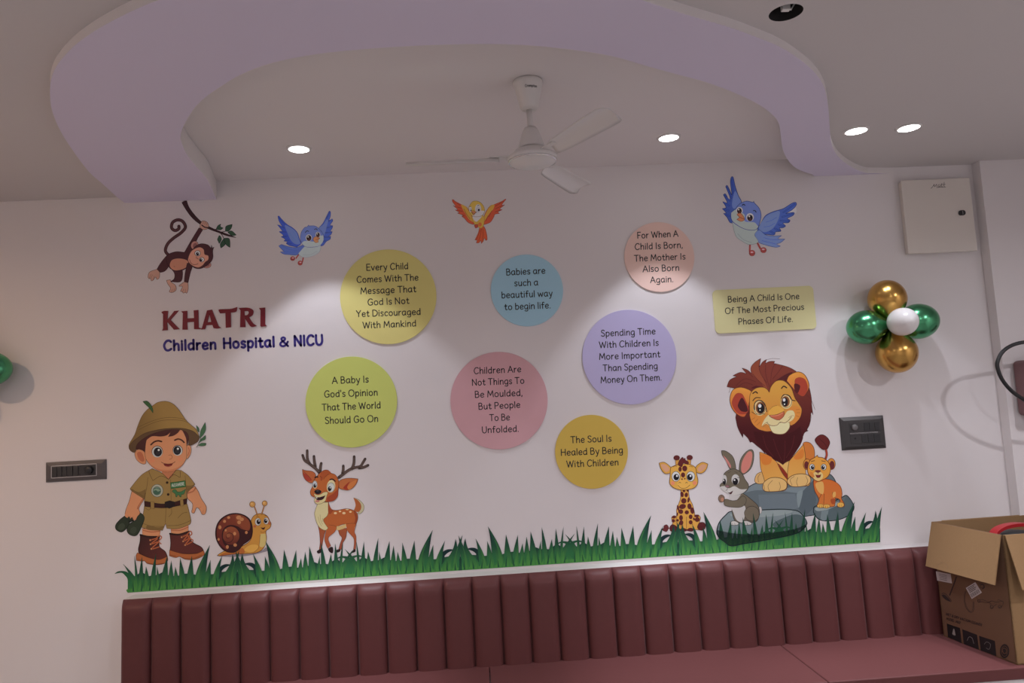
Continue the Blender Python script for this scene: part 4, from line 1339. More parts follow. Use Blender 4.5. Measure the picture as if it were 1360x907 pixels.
UB = (154, 140, 139)
bl_mid, bl_dk, bl_lt, pale = (68, 88, 168), (40, 54, 116), (96, 112, 186), (156, 162, 156)
a = Print('bluebird_print', 'smaller printed blue bird flying, left of the largest yellow plaque', 'wall sticker', (398, 353), .0008, View(360, 270, 10.078), ref=UB)
q = a.part('wing')
q.fill('640,330! 700,260 745,170 780,105 798,128 790,190 768,245 818,208! 826,235 790,292 826,300! 820,330 795,372 820,380! 800,420 768,440 798,442! 790,480 740,512 700,562 662,572! 650,540 700,470 690,400', bl_mid, bl_dk, 5)
for s in ('740,250 800,222', '735,330 812,312', '730,395 808,388', '720,450 785,455', '700,510 730,500', '745,200 785,120'): q.line(s, 15, bl_dk, 11); q.line(s, 6, bl_mid)
q.fill('645,335 700,285 742,225 765,235 742,330 715,420 695,440 680,380', bl_lt)
q = a.part('wing')
q.fill('92,175! 108,172 140,210 210,280 290,330 350,390 378,470 400,540 345,585! 290,575 240,562 203,536! 218,515 172,506! 190,482 135,448! 165,430 108,380! 150,370 86,288! 120,298 155,318 108,240', (58, 78, 154), bl_dk, 5)
for s in ('180,330 95,295', '200,385 118,380', '215,440 142,450', '240,495 178,502', '180,280 98,185', '270,540 210,535'): q.line(s, 12, bl_dk, 12); q.line(s, 6, (58, 78, 154))
q.fill('185,295 280,335 345,395 372,480 392,540 330,548 270,500 230,420', bl_lt); q.line('250,400 300,470 350,500;300,380 340,450 370,490', 6, (84, 112, 186))
q = a.part('tail'); q.fill('103,572! 140,550! 200,570 285,590 350,588 430,560 455,590 400,655 340,692 240,688 170,680 122,650! 180,652 150,622', (82, 100, 174), bl_dk, 4); q.line('150,570 250,620 350,630;150,640 250,655 340,650', 5, (62, 88, 160))
for s, e in (('368,690 335,735', (290, 740, 31, 28)), ('432,730 420,785', (390, 800, 31, 30))):
    q = a.part('foot'); q.line(s, 16, (150, 66, 58)); q.ell(*e, (150, 66, 58), ol=(90, 34, 34)); q.ell(e[0] + 4, e[1] - 8, 14, 8, (196, 140, 136)); q.line('%d,%d %d,%d %d,%d' % (e[0] - 30, e[1] + 6, e[0] - 4, e[1] + 10, e[0] + 26, e[1]), 4, (90, 34, 34))
q = a.part('body'); q.fill('372,680 400,635 450,580 500,540 640,540 662,575 650,645 590,692 510,718 430,722', pale, (140, 146, 146), 4); q.line('430,690 520,690 620,640', 8, (146, 153, 148))
q = a.part('head')
q.fill('395,480 405,390 450,325 480,318 505,290! 512,302 580,303 635,335 700,420 702,490 660,560 580,585 480,585 425,555', (96, 110, 182), (52, 64, 120), 5)
q.fill('412,535! 450,505 560,512 600,500 650,440 700,430! 702,495 660,560 580,583 480,584 435,562', pale)
h = q
q = a.part('eye', h); q.ell(506, 463, 42, 46, (212, 214, 222)); q.ell(508, 466, 32, 38, (26, 22, 28)); q.ell(510, 480, 20, 16, (74, 44, 40)); q.ell(497, 450, 10, 11, (222, 222, 228))
q = a.part('eye', h); q.ell(628, 421, 32, 39, (212, 214, 222)); q.ell(628, 424, 24, 32, (26, 22, 28)); q.ell(630, 436, 14, 13, (74, 44, 40)); q.ell(620, 410, 8, 9, (222, 222, 228))
q.line('460,392 480,370 504,376;582,350 604,342 620,356', 9, (34, 34, 52))
q = a.part('beak', h); q.fill('565,480 598,446 655,468! 632,492 634,520! 595,526', (204, 118, 76), (124, 60, 42), 4); q.line('598,490 625,482 650,468', 5, (130, 60, 44))
a.done()

a = Print('bluebird_print', 'larger printed blue bird flying, upper right beside the peach plaque', 'wall sticker', (1005, 340), .0008, View(950, 228, 7.75), ref=(150, 136, 134))
q = a.part('wing')
q.fill('155,110 165,56 185,62 205,150 235,240 268,322 200,390 162,440 186,530! 150,522 120,470 84,430! 110,425 72,380! 110,368 75,308! 122,320 82,238! 105,230 140,290 150,262 106,155! 122,142 150,195 170,235', (60, 78, 134), (28, 38, 84), 5)
for s in ('185,240 172,80', '165,270 118,165', '150,300 95,248', '140,350 85,318', '135,400 82,385', '150,460 95,435'): q.line(s, 15, (34, 48, 100), 15); q.line(s, 9, (56, 78, 146), 7)
q.fill('205,200 240,262 264,322 200,382 172,350 182,260', (94, 110, 164))
q = a.part('wing')
q.fill('720,432! 832,368! 832,420 800,440! 745,455', (206, 202, 212))
q.fill('438,582! 480,510 520,450 600,410 700,380 780,330 826,316 832,345 790,392 722,432! 806,420 800,450 740,482 768,500 750,526 695,530 722,560 690,578 660,580 674,612 620,622 600,652 520,645 440,640', (66, 86, 144), (32, 42, 92), 5)
for s in ('700,420 815,335', '690,465 795,435', '670,505 755,510', '650,545 710,565', '610,585 662,608', '560,610 610,640'): q.line(s, 14, (36, 50, 106), 16); q.line(s, 8, (60, 86, 158), 8)
q.fill('448,572 520,462 600,420 662,410 645,500 585,590 500,622', (100, 116, 170)); q.line('520,520 580,500 630,470;500,570 560,560 610,530', 5, (68, 90, 158))
q = a.part('tail'); q.fill('400,640! 450,600 520,652 600,662 682,658! 645,690 716,694! 672,730 632,746 670,766! 620,778 520,756 440,722', (100, 116, 172), (44, 58, 112), 4); q.line('500,680 580,700 650,700;480,710 560,730 620,745', 5, (64, 86, 150))
for s, e in (('356,752 354,820', (378, 838, 30, 30)), ('433,735 462,790', (495, 808, 30, 28))):
    q = a.part('foot'); q.line(s, 18, (150, 66, 58)); q.ell(*e, (150, 66, 58), ol=(90, 34, 34)); q.ell(e[0] - 2, e[1] - 8, 14, 8, (200, 140, 136)); q.line('%d,%d %d,%d %d,%d' % (e[0] - 24, e[1] + 8, e[0] + 4, e[1] + 10, e[0] + 28, e[1]), 4, (90, 34, 34))
q = a.part('body'); q.fill('180,550 190,500 300,520 430,585 402,650 440,725 350,750 270,712 212,662', (144, 149, 137), (110, 118, 112), 4); q.line('230,640 290,700 370,730', 9, (132, 138, 128))
q = a.part('head')
q.fill('165,430 205,385 250,332 320,304 385,315 395,302! 402,322 452,380 470,460 442,565 400,602 300,590 200,535 165,490', (92, 106, 158), (46, 56, 104), 5)
q.fill('163,425! 205,392 240,405 300,445 305,512 400,522 442,568! 400,600 300,588 205,533 166,485', (144, 149, 137))
h = q
q = a.part('eye', h); q.ell(248, 400, 34, 37, (208, 210, 218)); q.ell(247, 404, 24, 29, (26, 22, 28)); q.ell(248, 414, 14, 12, (74, 44, 40)); q.ell(240, 391, 8, 9, (222, 222, 228))
q = a.part('eye', h); q.ell(356, 470, 40, 42, (208, 210, 218)); q.ell(356, 477, 28, 33, (26, 22, 28)); q.ell(357, 488, 16, 14, (74, 44, 40)); q.ell(349, 460, 9, 10, (222, 222, 228))
q.line('276,346 290,336 304,346;392,402 408,402 418,418', 9, (30, 30, 50))
q = a.part('beak', h); q.fill('222,440 262,430 300,488 265,512 220,492! 246,470', (190, 104, 68), (112, 54, 40), 4); q.line('232,448 250,470 290,486', 5, (120, 54, 40))
a.done()

a = Print('orange_bird_print', 'small printed orange and yellow bird with spread wings, under the ceiling fan', 'wall sticker', (640, 323), .0008, View(592, 255, 12.09), ref=(146, 130, 129))
r_, r2, y_ = (160, 66, 42), (104, 34, 28), (184, 122, 50)
q = a.part('wing')
q.fill('105,122! 125,125 150,148 240,195 330,240 372,300 425,400 462,500 440,522! 360,490 300,422 258,392! 270,372 188,340! 215,325 150,288! 190,280 118,218! 160,228 112,160', r_, r2, 5)
q.fill('250,200 330,240 372,310 430,420 445,482 375,440 312,340 270,270', y_); q.line('290,270 330,350 390,430;230,210 180,180;250,260 180,240;270,310 200,300;300,380 260,370', 6, r2)
q = a.part('wing')
q.fill('970,115! 950,118 900,150 780,200 720,220 670,280 620,380 608,510 640,518! 720,482 772,400 790,360 865,345! 840,320 908,285! 870,270 948,205! 900,208', r_, r2, 5)
q.fill('618,400 670,292 720,222 782,205 760,280 700,350 642,440 608,480', y_); q.line('800,225 930,150;800,270 920,215;790,320 880,290;680,380 640,470;740,300 690,400', 6, r2)
q = a.part('tail'); q.fill('550,565 520,660 468,772! 502,775 490,818! 532,815 562,782 572,828! 602,790 622,740 638,776! 666,762 652,650 612,555', (164, 70, 40), r2, 5); q.line('575,590 560,680 530,780;595,590 600,690 590,780;560,600 520,700 490,770', 5, r2)
q = a.part('body'); q.fill('428,395 600,380 612,520 570,580 520,562 458,510', (186, 128, 54), (120, 70, 36), 4); q.fill('428,395! 585,390! 530,450 490,478 450,450', (164, 154, 158)); q.ell(550, 522, 28, 34, (182, 84, 44))
q = a.part('foot'); q.fill('460,532 512,520 516,562 480,578', (150, 62, 44), r2, 4)
q = a.part('head')
q.fill('370,262 400,190 450,146 540,158 602,220 624,302 590,372 520,396 440,392 390,345', (180, 132, 58), (116, 80, 40), 5)
q.fill('440,355 500,330 560,300 622,305! 590,370 520,394 442,390', (166, 156, 160)); q.ell(520, 272, 50, 76, (166, 156, 160)); q.ell(396, 278, 22, 48, (166, 156, 160))
h = q
q = a.part('eye', h); q.ell(522, 285, 28, 34, (212, 212, 222), ol=(80, 80, 100)); q.ell(530, 289, 15, 19, (26, 24, 34)); q.line('510,225 524,212 536,222', 6, (40, 34, 40))
q = a.part('eye', h); q.ell(400, 288, 14, 28, (212, 212, 222), ol=(80, 80, 100)); q.ell(406, 296, 8, 13, (26, 24, 34)); q.line('388,240 396,230 406,236', 6, (40, 34, 40))
q = a.part('beak', h); q.fill('414,322 440,302 496,325! 470,345 450,376!', (192, 104, 62), (80, 40, 36), 5); q.line('425,335 460,342 492,326', 7, (70, 40, 36))
a.done()

# ---- giraffe
a = Print('giraffe_print', 'printed baby giraffe with brown patches sitting in the grass left of the rabbit', 'wall sticker', (910, 706), .0010, View(870, 595, 7.5625))
gy, gm, gol = (208, 152, 72), (92, 34, 34), (104, 60, 36)
q = a.part('tail'); q.fill('58,816! 84,805 90,780 118,770 135,800 116,838 90,832', (98, 38, 42), (60, 22, 26), 4); q.line('125,810 150,800', 8, gm)
q = a.part('body')
q.fill('258,410! 335,410! 345,500 376,570 396,650 400,685 430,670 456,700 448,745 495,760 500,800 470,822 380,818 250,830 160,835 150,790 178,755 165,700 190,680 218,682 215,620 240,550 255,500', gy, gol, 5)
q.line('315,690 314,810;262,760 258,800;375,760 380,800;218,690 205,740', 4, gol)
for e in ((270, 465, 17, 28), (313, 470, 17, 23), (290, 432, 13, 11), (326, 425, 10, 14), (288, 530, 27, 27), (336, 520, 11, 28), (275, 587, 35, 25), (345, 585, 21, 29), (230, 600, 11, 28), (257, 638, 25, 23), (318, 645, 21, 20), (373, 628, 20, 33),
          (222, 665, 8, 20), (260, 700, 19, 27), (357, 690, 19, 23), (262, 750, 21, 25), (357, 745, 19, 21), (190, 692, 22, 15), (183, 730, 17, 17), (225, 725, 13, 13), (415, 682, 24, 14), (423, 718, 25, 23), (390, 712, 9, 15)):
    q.ell(*e, gm, (e[0] * 7) % 40 - 20)
for s in ('150,790 175,768 212,785 240,822 200,840 160,832', '425,800 440,755 480,745 506,770 496,812 460,826', '244,822 280,804 320,822 290,838', '318,826 350,803 386,815 370,836'):
    q = a.part('hoof'); q.fill(s, (84, 28, 34), (56, 18, 24), 4)
q = a.part('ear'); q.fill('40,150! 92,142 150,185 168,215 150,250 100,256 60,212', gy, gol, 5); q.fill('55,165! 100,165 145,212 110,240 75,205', (206, 150, 124))
q = a.part('ear'); q.fill('530,160! 475,142 420,175 405,210 420,246 470,252 512,216', gy, gol, 5); q.fill('515,170! 470,165 425,210 455,238 500,205', (206, 150, 124))
for s, e in (('205,118! 242,112! 236,172! 205,165!', (216, 98, 32, 26)), ('322,112! 360,112! 356,168! 326,168!', (347, 95, 31, 26))):
    q = a.part('horn'); q.fill(s, (198, 142, 68), gol, 4); q.ell(*e, gm)
q = a.part('head')
q.fill('155,205 180,182 260,160 350,165 405,198 416,260 430,322 420,370 380,405 300,420 230,415 175,390 145,350 150,280', (212, 158, 74), gol, 6)
q.fill('230,330 290,315 360,330 375,385 300,412 235,400', (220, 166, 82))
for e in ((250, 212, 17, 25), (297, 205, 25, 29), (280, 270, 21, 26), (270, 312, 8, 8), (298, 308, 7, 7)): q.ell(*e, gm)
q.ell(177, 353, 20, 20, (222, 132, 102)); q.ell(397, 350, 20, 20, (222, 132, 102))
q.line('230,375 262,402 310,400 350,370;238,352 248,342 258,352;305,352 315,342 325,352;180,190 200,178 215,184;345,184 360,180 375,190', 4, gol)
h = q
q = a.part('mane_tuft', h); q.fill('230,165 250,115 275,92 288,108 300,100 306,120 335,140 328,165 285,150 268,188', (94, 32, 34), (60, 20, 24), 3)
for e in ((208, 285, 42, 50, 212, 292, 28, 32), (357, 285, 42, 50, 348, 292, 28, 32)):
    q = a.part('eye', h); q.eye(*e, hl=.34)

a.done()

# ---- stones, lion, cub and rabbit on the right
RK = View(945, 625, 5.787)
a = Print('boulder_print', 'large printed grey blue boulder under the lion', 'wall sticker', (1065, 688), .0002, RK)
q = a.part('rock_face')
q.fill('240,200 250,160 310,110 380,92 500,110 600,98 700,60 790,38 890,25 930,45 962,105 985,200 900,310 720,352! 600,335 380,320 262,260', (98, 108, 118), (36, 46, 54), 6)
q.fill('262,165 310,114 400,98 560,135 700,90 790,45 800,110 700,170 520,155 350,150', (122, 133, 144))
q.fill('360,185! 640,178! 672,285! 560,310 372,305!', (108, 118, 130)); q.fill('690,170! 785,70! 800,250 725,345! 668,285', (86, 96, 107)); q.fill('655,180 700,150 690,220 668,285', (130, 141, 150))
a.done()
a = Print('boulder_print', 'small printed grey stone under the lion cub', 'wall sticker', (1108, 690), .0004, RK)
q = a.part('rock_face')
q.fill('783,305 800,272 900,255 1000,205 1040,192 1082,245 1094,290 1062,338 980,376 880,386 822,372 790,332', (96, 106, 114), (30, 40, 46), 7)
q.fill('800,285 900,262 985,240 930,292 880,302 812,310', (152, 160, 164)); q.fill('880,305! 1000,250 1042,200 1088,270 1058,335 975,370 872,380!', (86, 99, 107)); q.fill('845,310! 900,302! 880,378 840,372', (118, 130, 138))
a.done()

L1, L2 = View(960, 470, 7.56), View(990, 560, 6.48)
a = Print('lion_print', 'large printed cartoon lion with a dark red mane sitting on the boulder', 'wall sticker', (1040, 652), .0006, L1)
ly, lo_, lol = (220, 152, 72), (210, 122, 52), (96, 48, 26)
q = a.part('haunch', view=L2); q.fill('495,190 550,180 590,230 592,310 560,335 515,310', (202, 116, 54), lol, 4)
q = a.part('paw', view=L2); q.fill('80,495 100,450 150,432 182,470 172,522 120,536 86,522', (214, 168, 110), lol, 4); q.line('112,520 108,480 125,450', 4, (150, 100, 64))
q = a.part('chest', view=L2); q.fill('265,345! 380,330! 372,500! 300,430', (226, 168, 98)); q.fill('272,360! 300,372 372,470 362,505! 320,450', (140, 46, 30)); q.fill('280,355! 375,345! 372,440', (228, 174, 106))
q = a.part('foreleg', view=L2); q.fill('122,260! 200,290 268,345! 315,440 362,500! 340,590 180,595! 162,500 130,390', ('g', (216, 142, 66), (226, 162, 84), (200, 300), (260, 520)), lol, 4)
q.fill('128,280 222,300 214,358 165,372 138,345', (212, 122, 52))
q = a.part('foreleg', view=L2); q.fill('375,340! 460,240 500,195! 516,300 520,450 552,480! 540,552 370,542! 362,440', ('g', (216, 144, 66), (226, 164, 86), (440, 260), (440, 500)), lol, 4)
q.fill('420,300 495,235 497,305 440,326', (212, 122, 52))
q = a.part('paw', view=L2); q.fill('148,560 165,515 220,483 300,485 352,520 350,575 300,596 200,602 160,592', (222, 178, 118), lol, 5); q.line('205,598 195,550 232,505;290,520 300,560 290,592;165,585 160,545', 4, (150, 100, 64))
q = a.part('paw', view=L2); q.fill('358,510 400,465 480,448 545,465 562,508 530,546 450,560 388,552', (222, 178, 118), lol, 5); q.line('400,545 385,500 420,470;450,480 440,520 452,556;520,470 535,510 520,545', 4, (150, 100, 64))
q = a.part('mane')
mane = L1(spline(parse('118,345! 40,330! 70,262 140,228! 100,218! 175,185 238,200! 192,142! 245,160 285,195! 282,135 320,85 380,45! 365,130! 400,80 440,55! 425,95! 470,75 522,74! 510,95! 560,105 650,130 720,165 770,210! 850,300 885,420 892,520 905,610! 885,590 872,700 845,760 858,770! 820,790 800,840!'), False)) \
    + L2(spline(parse('495,135! 475,190 430,262 380,330 345,350 322,370! 290,348 240,322 235,305! 200,290 165,262 172,280! 140,240 100,208 60,175 40,178! 20,140 -20,100'), False)) \
    + L1(spline(parse('200,840 150,740 128,640! 135,560 100,480'), False))
q.fill(mane, ('g', (124, 54, 42), (74, 16, 22), (450, 150), (450, 760)), (56, 18, 22), 4)
q.fill('290,190 292,120 370,52! 360,150 395,220 420,280 465,380! 420,345 390,300 330,240', (140, 68, 48)); q.fill('465,380! 470,300 500,250 580,180 700,160 600,130 500,95 440,130 400,200 430,280', (122, 52, 42))
q.line('300,200 350,260 420,320;360,120 380,200 440,290;430,110 430,200 465,330;520,100 490,180 480,280;600,120 550,190 500,250;330,280 220,250 130,320;300,310 220,290 150,330;250,180 300,230', 4, (84, 30, 30))
q.fill('285,345 330,320 400,335 350,345', (86, 26, 30)); q.fill('480,330 530,270 640,200 700,190 640,275 590,262', (82, 26, 30))
q.view = L2
q.fill('70,85! 220,95 300,115 400,90 470,40! 482,150 420,265 322,362! 230,310 150,235 90,160', (64, 9, 16)); q.line('150,120 180,220 240,300;240,150 270,240 310,330;340,160 340,250 330,340;420,120 400,220 350,310', 4, (94, 30, 36))
q.view = L1
q.line('880,590 885,640 872,700;150,690 165,750 200,810;905,610 880,520;820,400 880,450 925,560', 3, (84, 30, 32)); q.line('80,330 60,390;440,58 500,46 570,50', 2.5, (84, 40, 40))
q = a.part('ear'); q.fill('70,450 100,362 170,335 240,350 288,385 268,470 255,545 240,592 212,632 150,612 90,542', ('g', (222, 146, 64), (196, 96, 54), (180, 350), (180, 620)), lol, 6)
q.fill('90,482 130,402 190,400 230,470 258,545 232,600 160,602 112,552', (166, 62, 46)); q.fill('150,512 190,440 230,500 250,572 200,580 168,560', (72, 22, 28))
q = a.part('ear'); q.fill('640,270! 668,215 750,180 820,210 864,300 852,370 802,424 742,392 700,342', ('g', (222, 146, 64), (200, 100, 54), (750, 190), (800, 420)), lol, 6)
q.fill('720,270 760,235 820,252 850,320 842,380 802,425 742,382', (166, 62, 44)); q.fill('718,300 775,320 752,392 722,372', (80, 24, 28))
q = a.part('face')
q.fill('268,450 288,380 338,342 400,335 440,352 466,386! 482,330 530,275 590,265 640,290 690,350 722,440 762,500 792,560 772,640 702,712 650,722 480,776 390,767 320,722 275,642', ('g', (207, 150, 66), (206, 128, 60), (520, 300), (520, 760)), lol, 5)
q.fill('275,592 340,602 432,620 392,700 440,768 360,756 300,702 275,640', (212, 132, 58)); q.fill('640,565 720,522 782,560 772,640 705,707 720,622', (212, 132, 58))
q.line('318,690 350,655;340,715 372,685;290,660 320,640;735,560 770,555;740,590 775,590;735,620 765,632', 4, (172, 92, 46))
h = q
q = a.part('muzzle', h)
q.fill('470,700 560,690 670,688! 668,742 622,796 560,806 500,788 468,730', (226, 208, 168), (140, 100, 62), 5)
q.fill('388,732! 400,690 430,640 470,612 550,655 572,682 540,716 480,722 430,702', (228, 200, 154)); q.fill('570,668 620,612 650,572 702,570 722,612 702,660 650,690 590,692', (228, 200, 154))
q.line('440,690 480,718 540,716 574,686 620,692 660,666 688,630', 5, (110, 60, 38)); q.line('388,730 430,690 452,684;400,735 440,705;660,640 690,620 715,622', 3, (150, 110, 74))
q = a.part('nose', h); q.fill('465,616 540,608 612,574! 612,622 562,662 502,646', (190, 96, 70), (110, 48, 36), 5); q.line('480,622 545,618 600,592', 8, (216, 136, 104))
q = a.part('nose_bridge', h); q.fill('455,592 482,540 542,520 602,546 612,574! 540,606 466,614!', (226, 162, 72)); q.line('470,560 500,530 540,518', 4, (150, 96, 50))
for e in ((370, 537, 60, 72, 376, 541, 47, 60, 380, 546, 36, 50, 370, 522, 16, 19, 372, 563), (636, 474, 56, 66, 628, 478, 42, 54, 622, 483, 30, 46, 614, 462, 13, 17, 618, 505)):
    q = a.part('eye', h)
    q.ell(e[0], e[1] + 8, e[2] + 4, e[3] + 3, (232, 204, 152)); q.ell(*e[:4], (222, 190, 140), ol=(60, 32, 28), olw=4); q.ell(*e[4:8], (132, 78, 44)); q.ell(*e[8:12], (22, 16, 22)); q.ell(*e[12:16], (230, 226, 226)); q.ell(e[16], e[17], 7, 8, (220, 214, 214))
q = a.part('lashes', h); q.line('318,560 318,500 350,468 390,476 425,520 440,580;300,470 330,440 375,440;585,450 610,410 660,420 690,460 725,470', 8, (44, 24, 26)); q.line('290,582 330,604 420,602', 5, (70, 40, 32))
q = a.part('eyebrow', h); q.line('300,396 328,380 346,394', 11, (44, 26, 26))
q = a.part('eyebrow', h); q.line('588,346 610,324 640,340', 11, (44, 26, 26))
a.done()

# a plain young lion
a = Print('lion_cub_print', 'small printed orange lion cub standing on the small stone, right of the big lion', 'wall sticker', (1098, 674), .0016, View(1060, 570, 6.977))
co, col_, cd = (208, 112, 50), (224, 160, 92), (112, 52, 28)
q = a.part('tail'); q.line('252,275 264,235 256,182', 20, (120, 36, 32)); q.line('252,275 264,235 256,182', 11, (176, 70, 46)); q.fill('155,100 188,60 230,52 272,80 292,120 285,150 270,182! 228,188 185,150', (98, 32, 32), (66, 20, 24), 5); q.line('200,90 250,140 262,170', 5, (72, 22, 26))
q = a.part('body')
q.fill('150,460 250,460 330,480 390,530 406,600 400,640 425,690 420,716 362,716 388,660 346,640 340,690 322,716 180,720 192,650 150,560', ('g', (206, 106, 48), (204, 116, 58), (280, 480), (280, 720)), cd, 5)
q.fill('160,505 222,485 238,540 226,602 182,572', (226, 166, 96)); q.line('240,600 236,690;190,650 215,600;346,640 320,610 318,585', 4, cd); q.fill('320,590 345,580 345,620 322,630', (226, 166, 96)); q.fill('300,650 340,645 338,690 310,690', (168, 76, 40))
for e in ((206, 710, 32, 18), (262, 713, 32, 18), (392, 700, 32, 23)):
    q = a.part('paw'); q.ell(*e, (228, 170, 86), ol=cd); q.line('%d,%d %d,%d;%d,%d %d,%d' % (e[0] - 10, e[1] - 2, e[0] - 10, e[1] + 14, e[0] + 10, e[1] - 2, e[0] + 10, e[1] + 14), 3, cd)
for e in ((82, 325, 35, 50, 76, 332, 21, 36), (306, 322, 37, 52, 312, 332, 23, 39)):
    q = a.part('ear'); q.ell(*e[:4], (210, 136, 62), ol=cd, olw=5); q.ell(*e[4:], (100, 36, 40))
q = a.part('head')
q.fill('88,350 108,290 150,262 178,240! 186,258 230,265 282,310 298,380 272,440 222,470 180,484 130,450 92,410', (222, 152, 66), cd, 6)
q.ell(182, 432, 48, 44, (230, 190, 130)); q.fill('100,400 130,400 150,440 120,440', (210, 130, 60)); q.line('120,300 150,290;215,292 250,300', 6, cd)
h = q
q = a.part('eye', h); q.eye(128, 350, 24, 28, 132, 353, 15, 19)
q = a.part('eye', h); q.eye(235, 350, 25, 28, 230, 353, 15, 19)
q = a.part('nose', h); q.fill('152,385 182,378 210,386 182,404', (112, 46, 40))
q = a.part('mouth', h); q.line('182,402 182,416', 4, cd); q.fill('158,420! 185,424 212,418! 200,446 172,448', (112, 36, 38))
a.done()

# front stone, plain rabbit on it
a = Print('boulder_print', 'low printed grey stone in the grass under the rabbit', 'wall sticker', (1010, 722), .0008, RK)
stone = '40,470 58,400 110,340 155,312 300,308 420,300 560,297 660,310 705,350 732,402 702,450 620,490 400,535 250,560 150,577 100,547 55,510'
q = a.part('rock_face')
q.fill(stone, ('g', (128, 138, 146), (112, 124, 130), (300, 320), (300, 540)), (26, 38, 42), 7)
q.fill('470,415 560,360 640,336 700,350 728,400 690,450 560,482', (82, 96, 102)); q.fill('150,330 300,315 560,303 620,318 480,350 200,360', (144, 154, 160))
q = a.part('outline_film')
a.k = 280
q.fill('40,458 56,505 100,547 150,577 250,560 400,535 620,490 700,450 730,408! 640,446 500,470 300,488 150,478', (8, 26, 26, .62))
q.line('46,430 40,470 55,510 100,547 150,577 250,560 400,535 620,490 702,450 732,402', 7, (16, 30, 34))
a.done()

a = Print('rabbit_print', 'printed grey rabbit with pink inner ears sitting on the low stone', 'wall sticker', (978, 697), .0010, View(945, 590, 7.886))
rg, rg2, rw, rol = (112, 101, 88), (82, 72, 64), (194, 186, 190), (44, 36, 36)
q = a.part('tail'); q.ell(508, 690, 18, 38, rw, ol=(120, 112, 114))
q = a.part('ear'); q.fill('103,66! 150,72 215,120 245,190 250,268 195,262 150,170 112,112', rg, rol, 5); q.fill('118,112! 165,160 202,220 196,248 165,202', (196, 124, 122))
q = a.part('ear'); q.fill('288,275 300,170 350,90 410,54 440,85 437,180 405,262 340,312 305,305', rg, rol, 5); q.fill('310,272 320,180 370,92 414,75 426,130 400,240 340,302', (206, 126, 118))
q = a.part('body')
q.fill('205,560 300,515 350,528 430,590 482,640 502,700 492,770 452,816 340,822 260,816 225,760 212,680', ('g', (116, 104, 90), (96, 84, 76), (330, 560), (400, 800)), rol, 5)
q.fill('212,650 330,638 356,680 345,760 320,818 262,792 230,720', rw); q.fill('190,530 300,515 282,562 240,597 195,582', rw)
q = a.part('haunch'); q.fill('345,705 380,660 440,650 490,690 492,770 442,802 380,792 350,752', (114, 102, 90), rol, 4)
q = a.part('foot'); q.fill('195,835 205,810 240,802 280,822 276,842 225,848', (196, 188, 190), rol, 4); q.line('222,845 218,826;245,845 242,826', 3, rol)
q = a.part('foot'); q.fill('322,838 332,808 370,802 415,822 412,840 355,848', (196, 188, 190), rol, 4); q.line('350,846 346,826;375,846 372,826', 3, rol)
q = a.part('arm'); q.fill('325,540 362,570 348,630 292,660 200,656 140,640 128,602 150,574 220,590 280,578', (112, 101, 88), rol, 4)
q = a.part('paw'); q.ell(103, 568, 33, 39, (132, 104, 90), ol=rol, olw=4); q.ell(112, 578, 16, 22, (182, 126, 106))
q = a.part('head')
q.fill('130,310 190,265 260,263 320,310 352,370 388,430 362,490 280,526 200,521 130,482 88,440 100,410 126,388', rg, rol, 5)
q.fill('90,448 140,438 182,460 240,438 300,470 372,468! 332,507 262,530 190,521 130,490', (200, 192, 194)); q.line('170,300 200,285;240,285 270,300', 5, rg2)
h = q
q = a.part('eye', h); q.ell(135, 370, 24, 50, (196, 190, 194)); q.ell(133, 392, 17, 32, (22, 18, 24)); q.ell(127, 378, 6, 9, (222, 220, 226))
q = a.part('eye', h); q.ell(250, 368, 42, 54, (196, 190, 194)); q.ell(248, 390, 29, 36, (22, 18, 24)); q.ell(240, 374, 9, 10, (222, 220, 226)); q.line('270,345 292,352', 5, (22, 18, 24))
q = a.part('nose', h); q.ell(165, 440, 21, 13, (150, 104, 112), ol=rol)
q = a.part('mouth', h); q.fill('162,484! 190,502 226,484! 206,520 184,515', (70, 28, 36)); q.fill('168,484! 198,486! 194,504 172,500', (206, 200, 204)); q.line('165,452 164,470 150,484', 4, rol)
a.done()

# ---- grass: seven printed lengths, every second one mirrored
GP = [170, 315.5, 464.5, 611.5, 757, 900.5, 1034.5, 1168.5]
BASE = lambda x: 787 - (787 - 720) * (x - 170) / 997
LONG = ['leftmost length of printed grass, under the boy', 'printed grass length between the snail and the deer', 'printed grass length right of the deer',
        'printed grass length in the middle of the wall, below the pink plaque', 'printed grass length left of the giraffe, below the mustard plaque',
        'printed grass length in front of the low stone', 'rightmost length of printed grass, ending near the cardboard box']
PROFILE = '160,775! 160,640 175,590 240,600 300,560 380,600 420,590 470,590 540,560 600,600 700,600 770,580 860,590 920,600 960,560 1040,590 1120,575 1240,560 1320,590! 1320,712!'
# tip x, tip y, root left, root right
BL = [(105, 465, 215, 272), (228, 378, 240, 272), (310, 388, 272, 322), (352, 495, 335, 392), (460, 355, 398, 450), (468, 500, 465, 505), (578, 388, 512, 580), (620, 438, 585, 645), (662, 503, 645, 705),
      (712, 408, 706, 770), (838, 388, 780, 855), (1030, 278, 862, 968), (1036, 435, 968, 1035), (1160, 392, 1045, 1112), (1275, 380, 1268, 1310), (1342, 335, 1235, 1305), (1250, 470, 1180, 1240)]
GREF = (172, 162, 164)


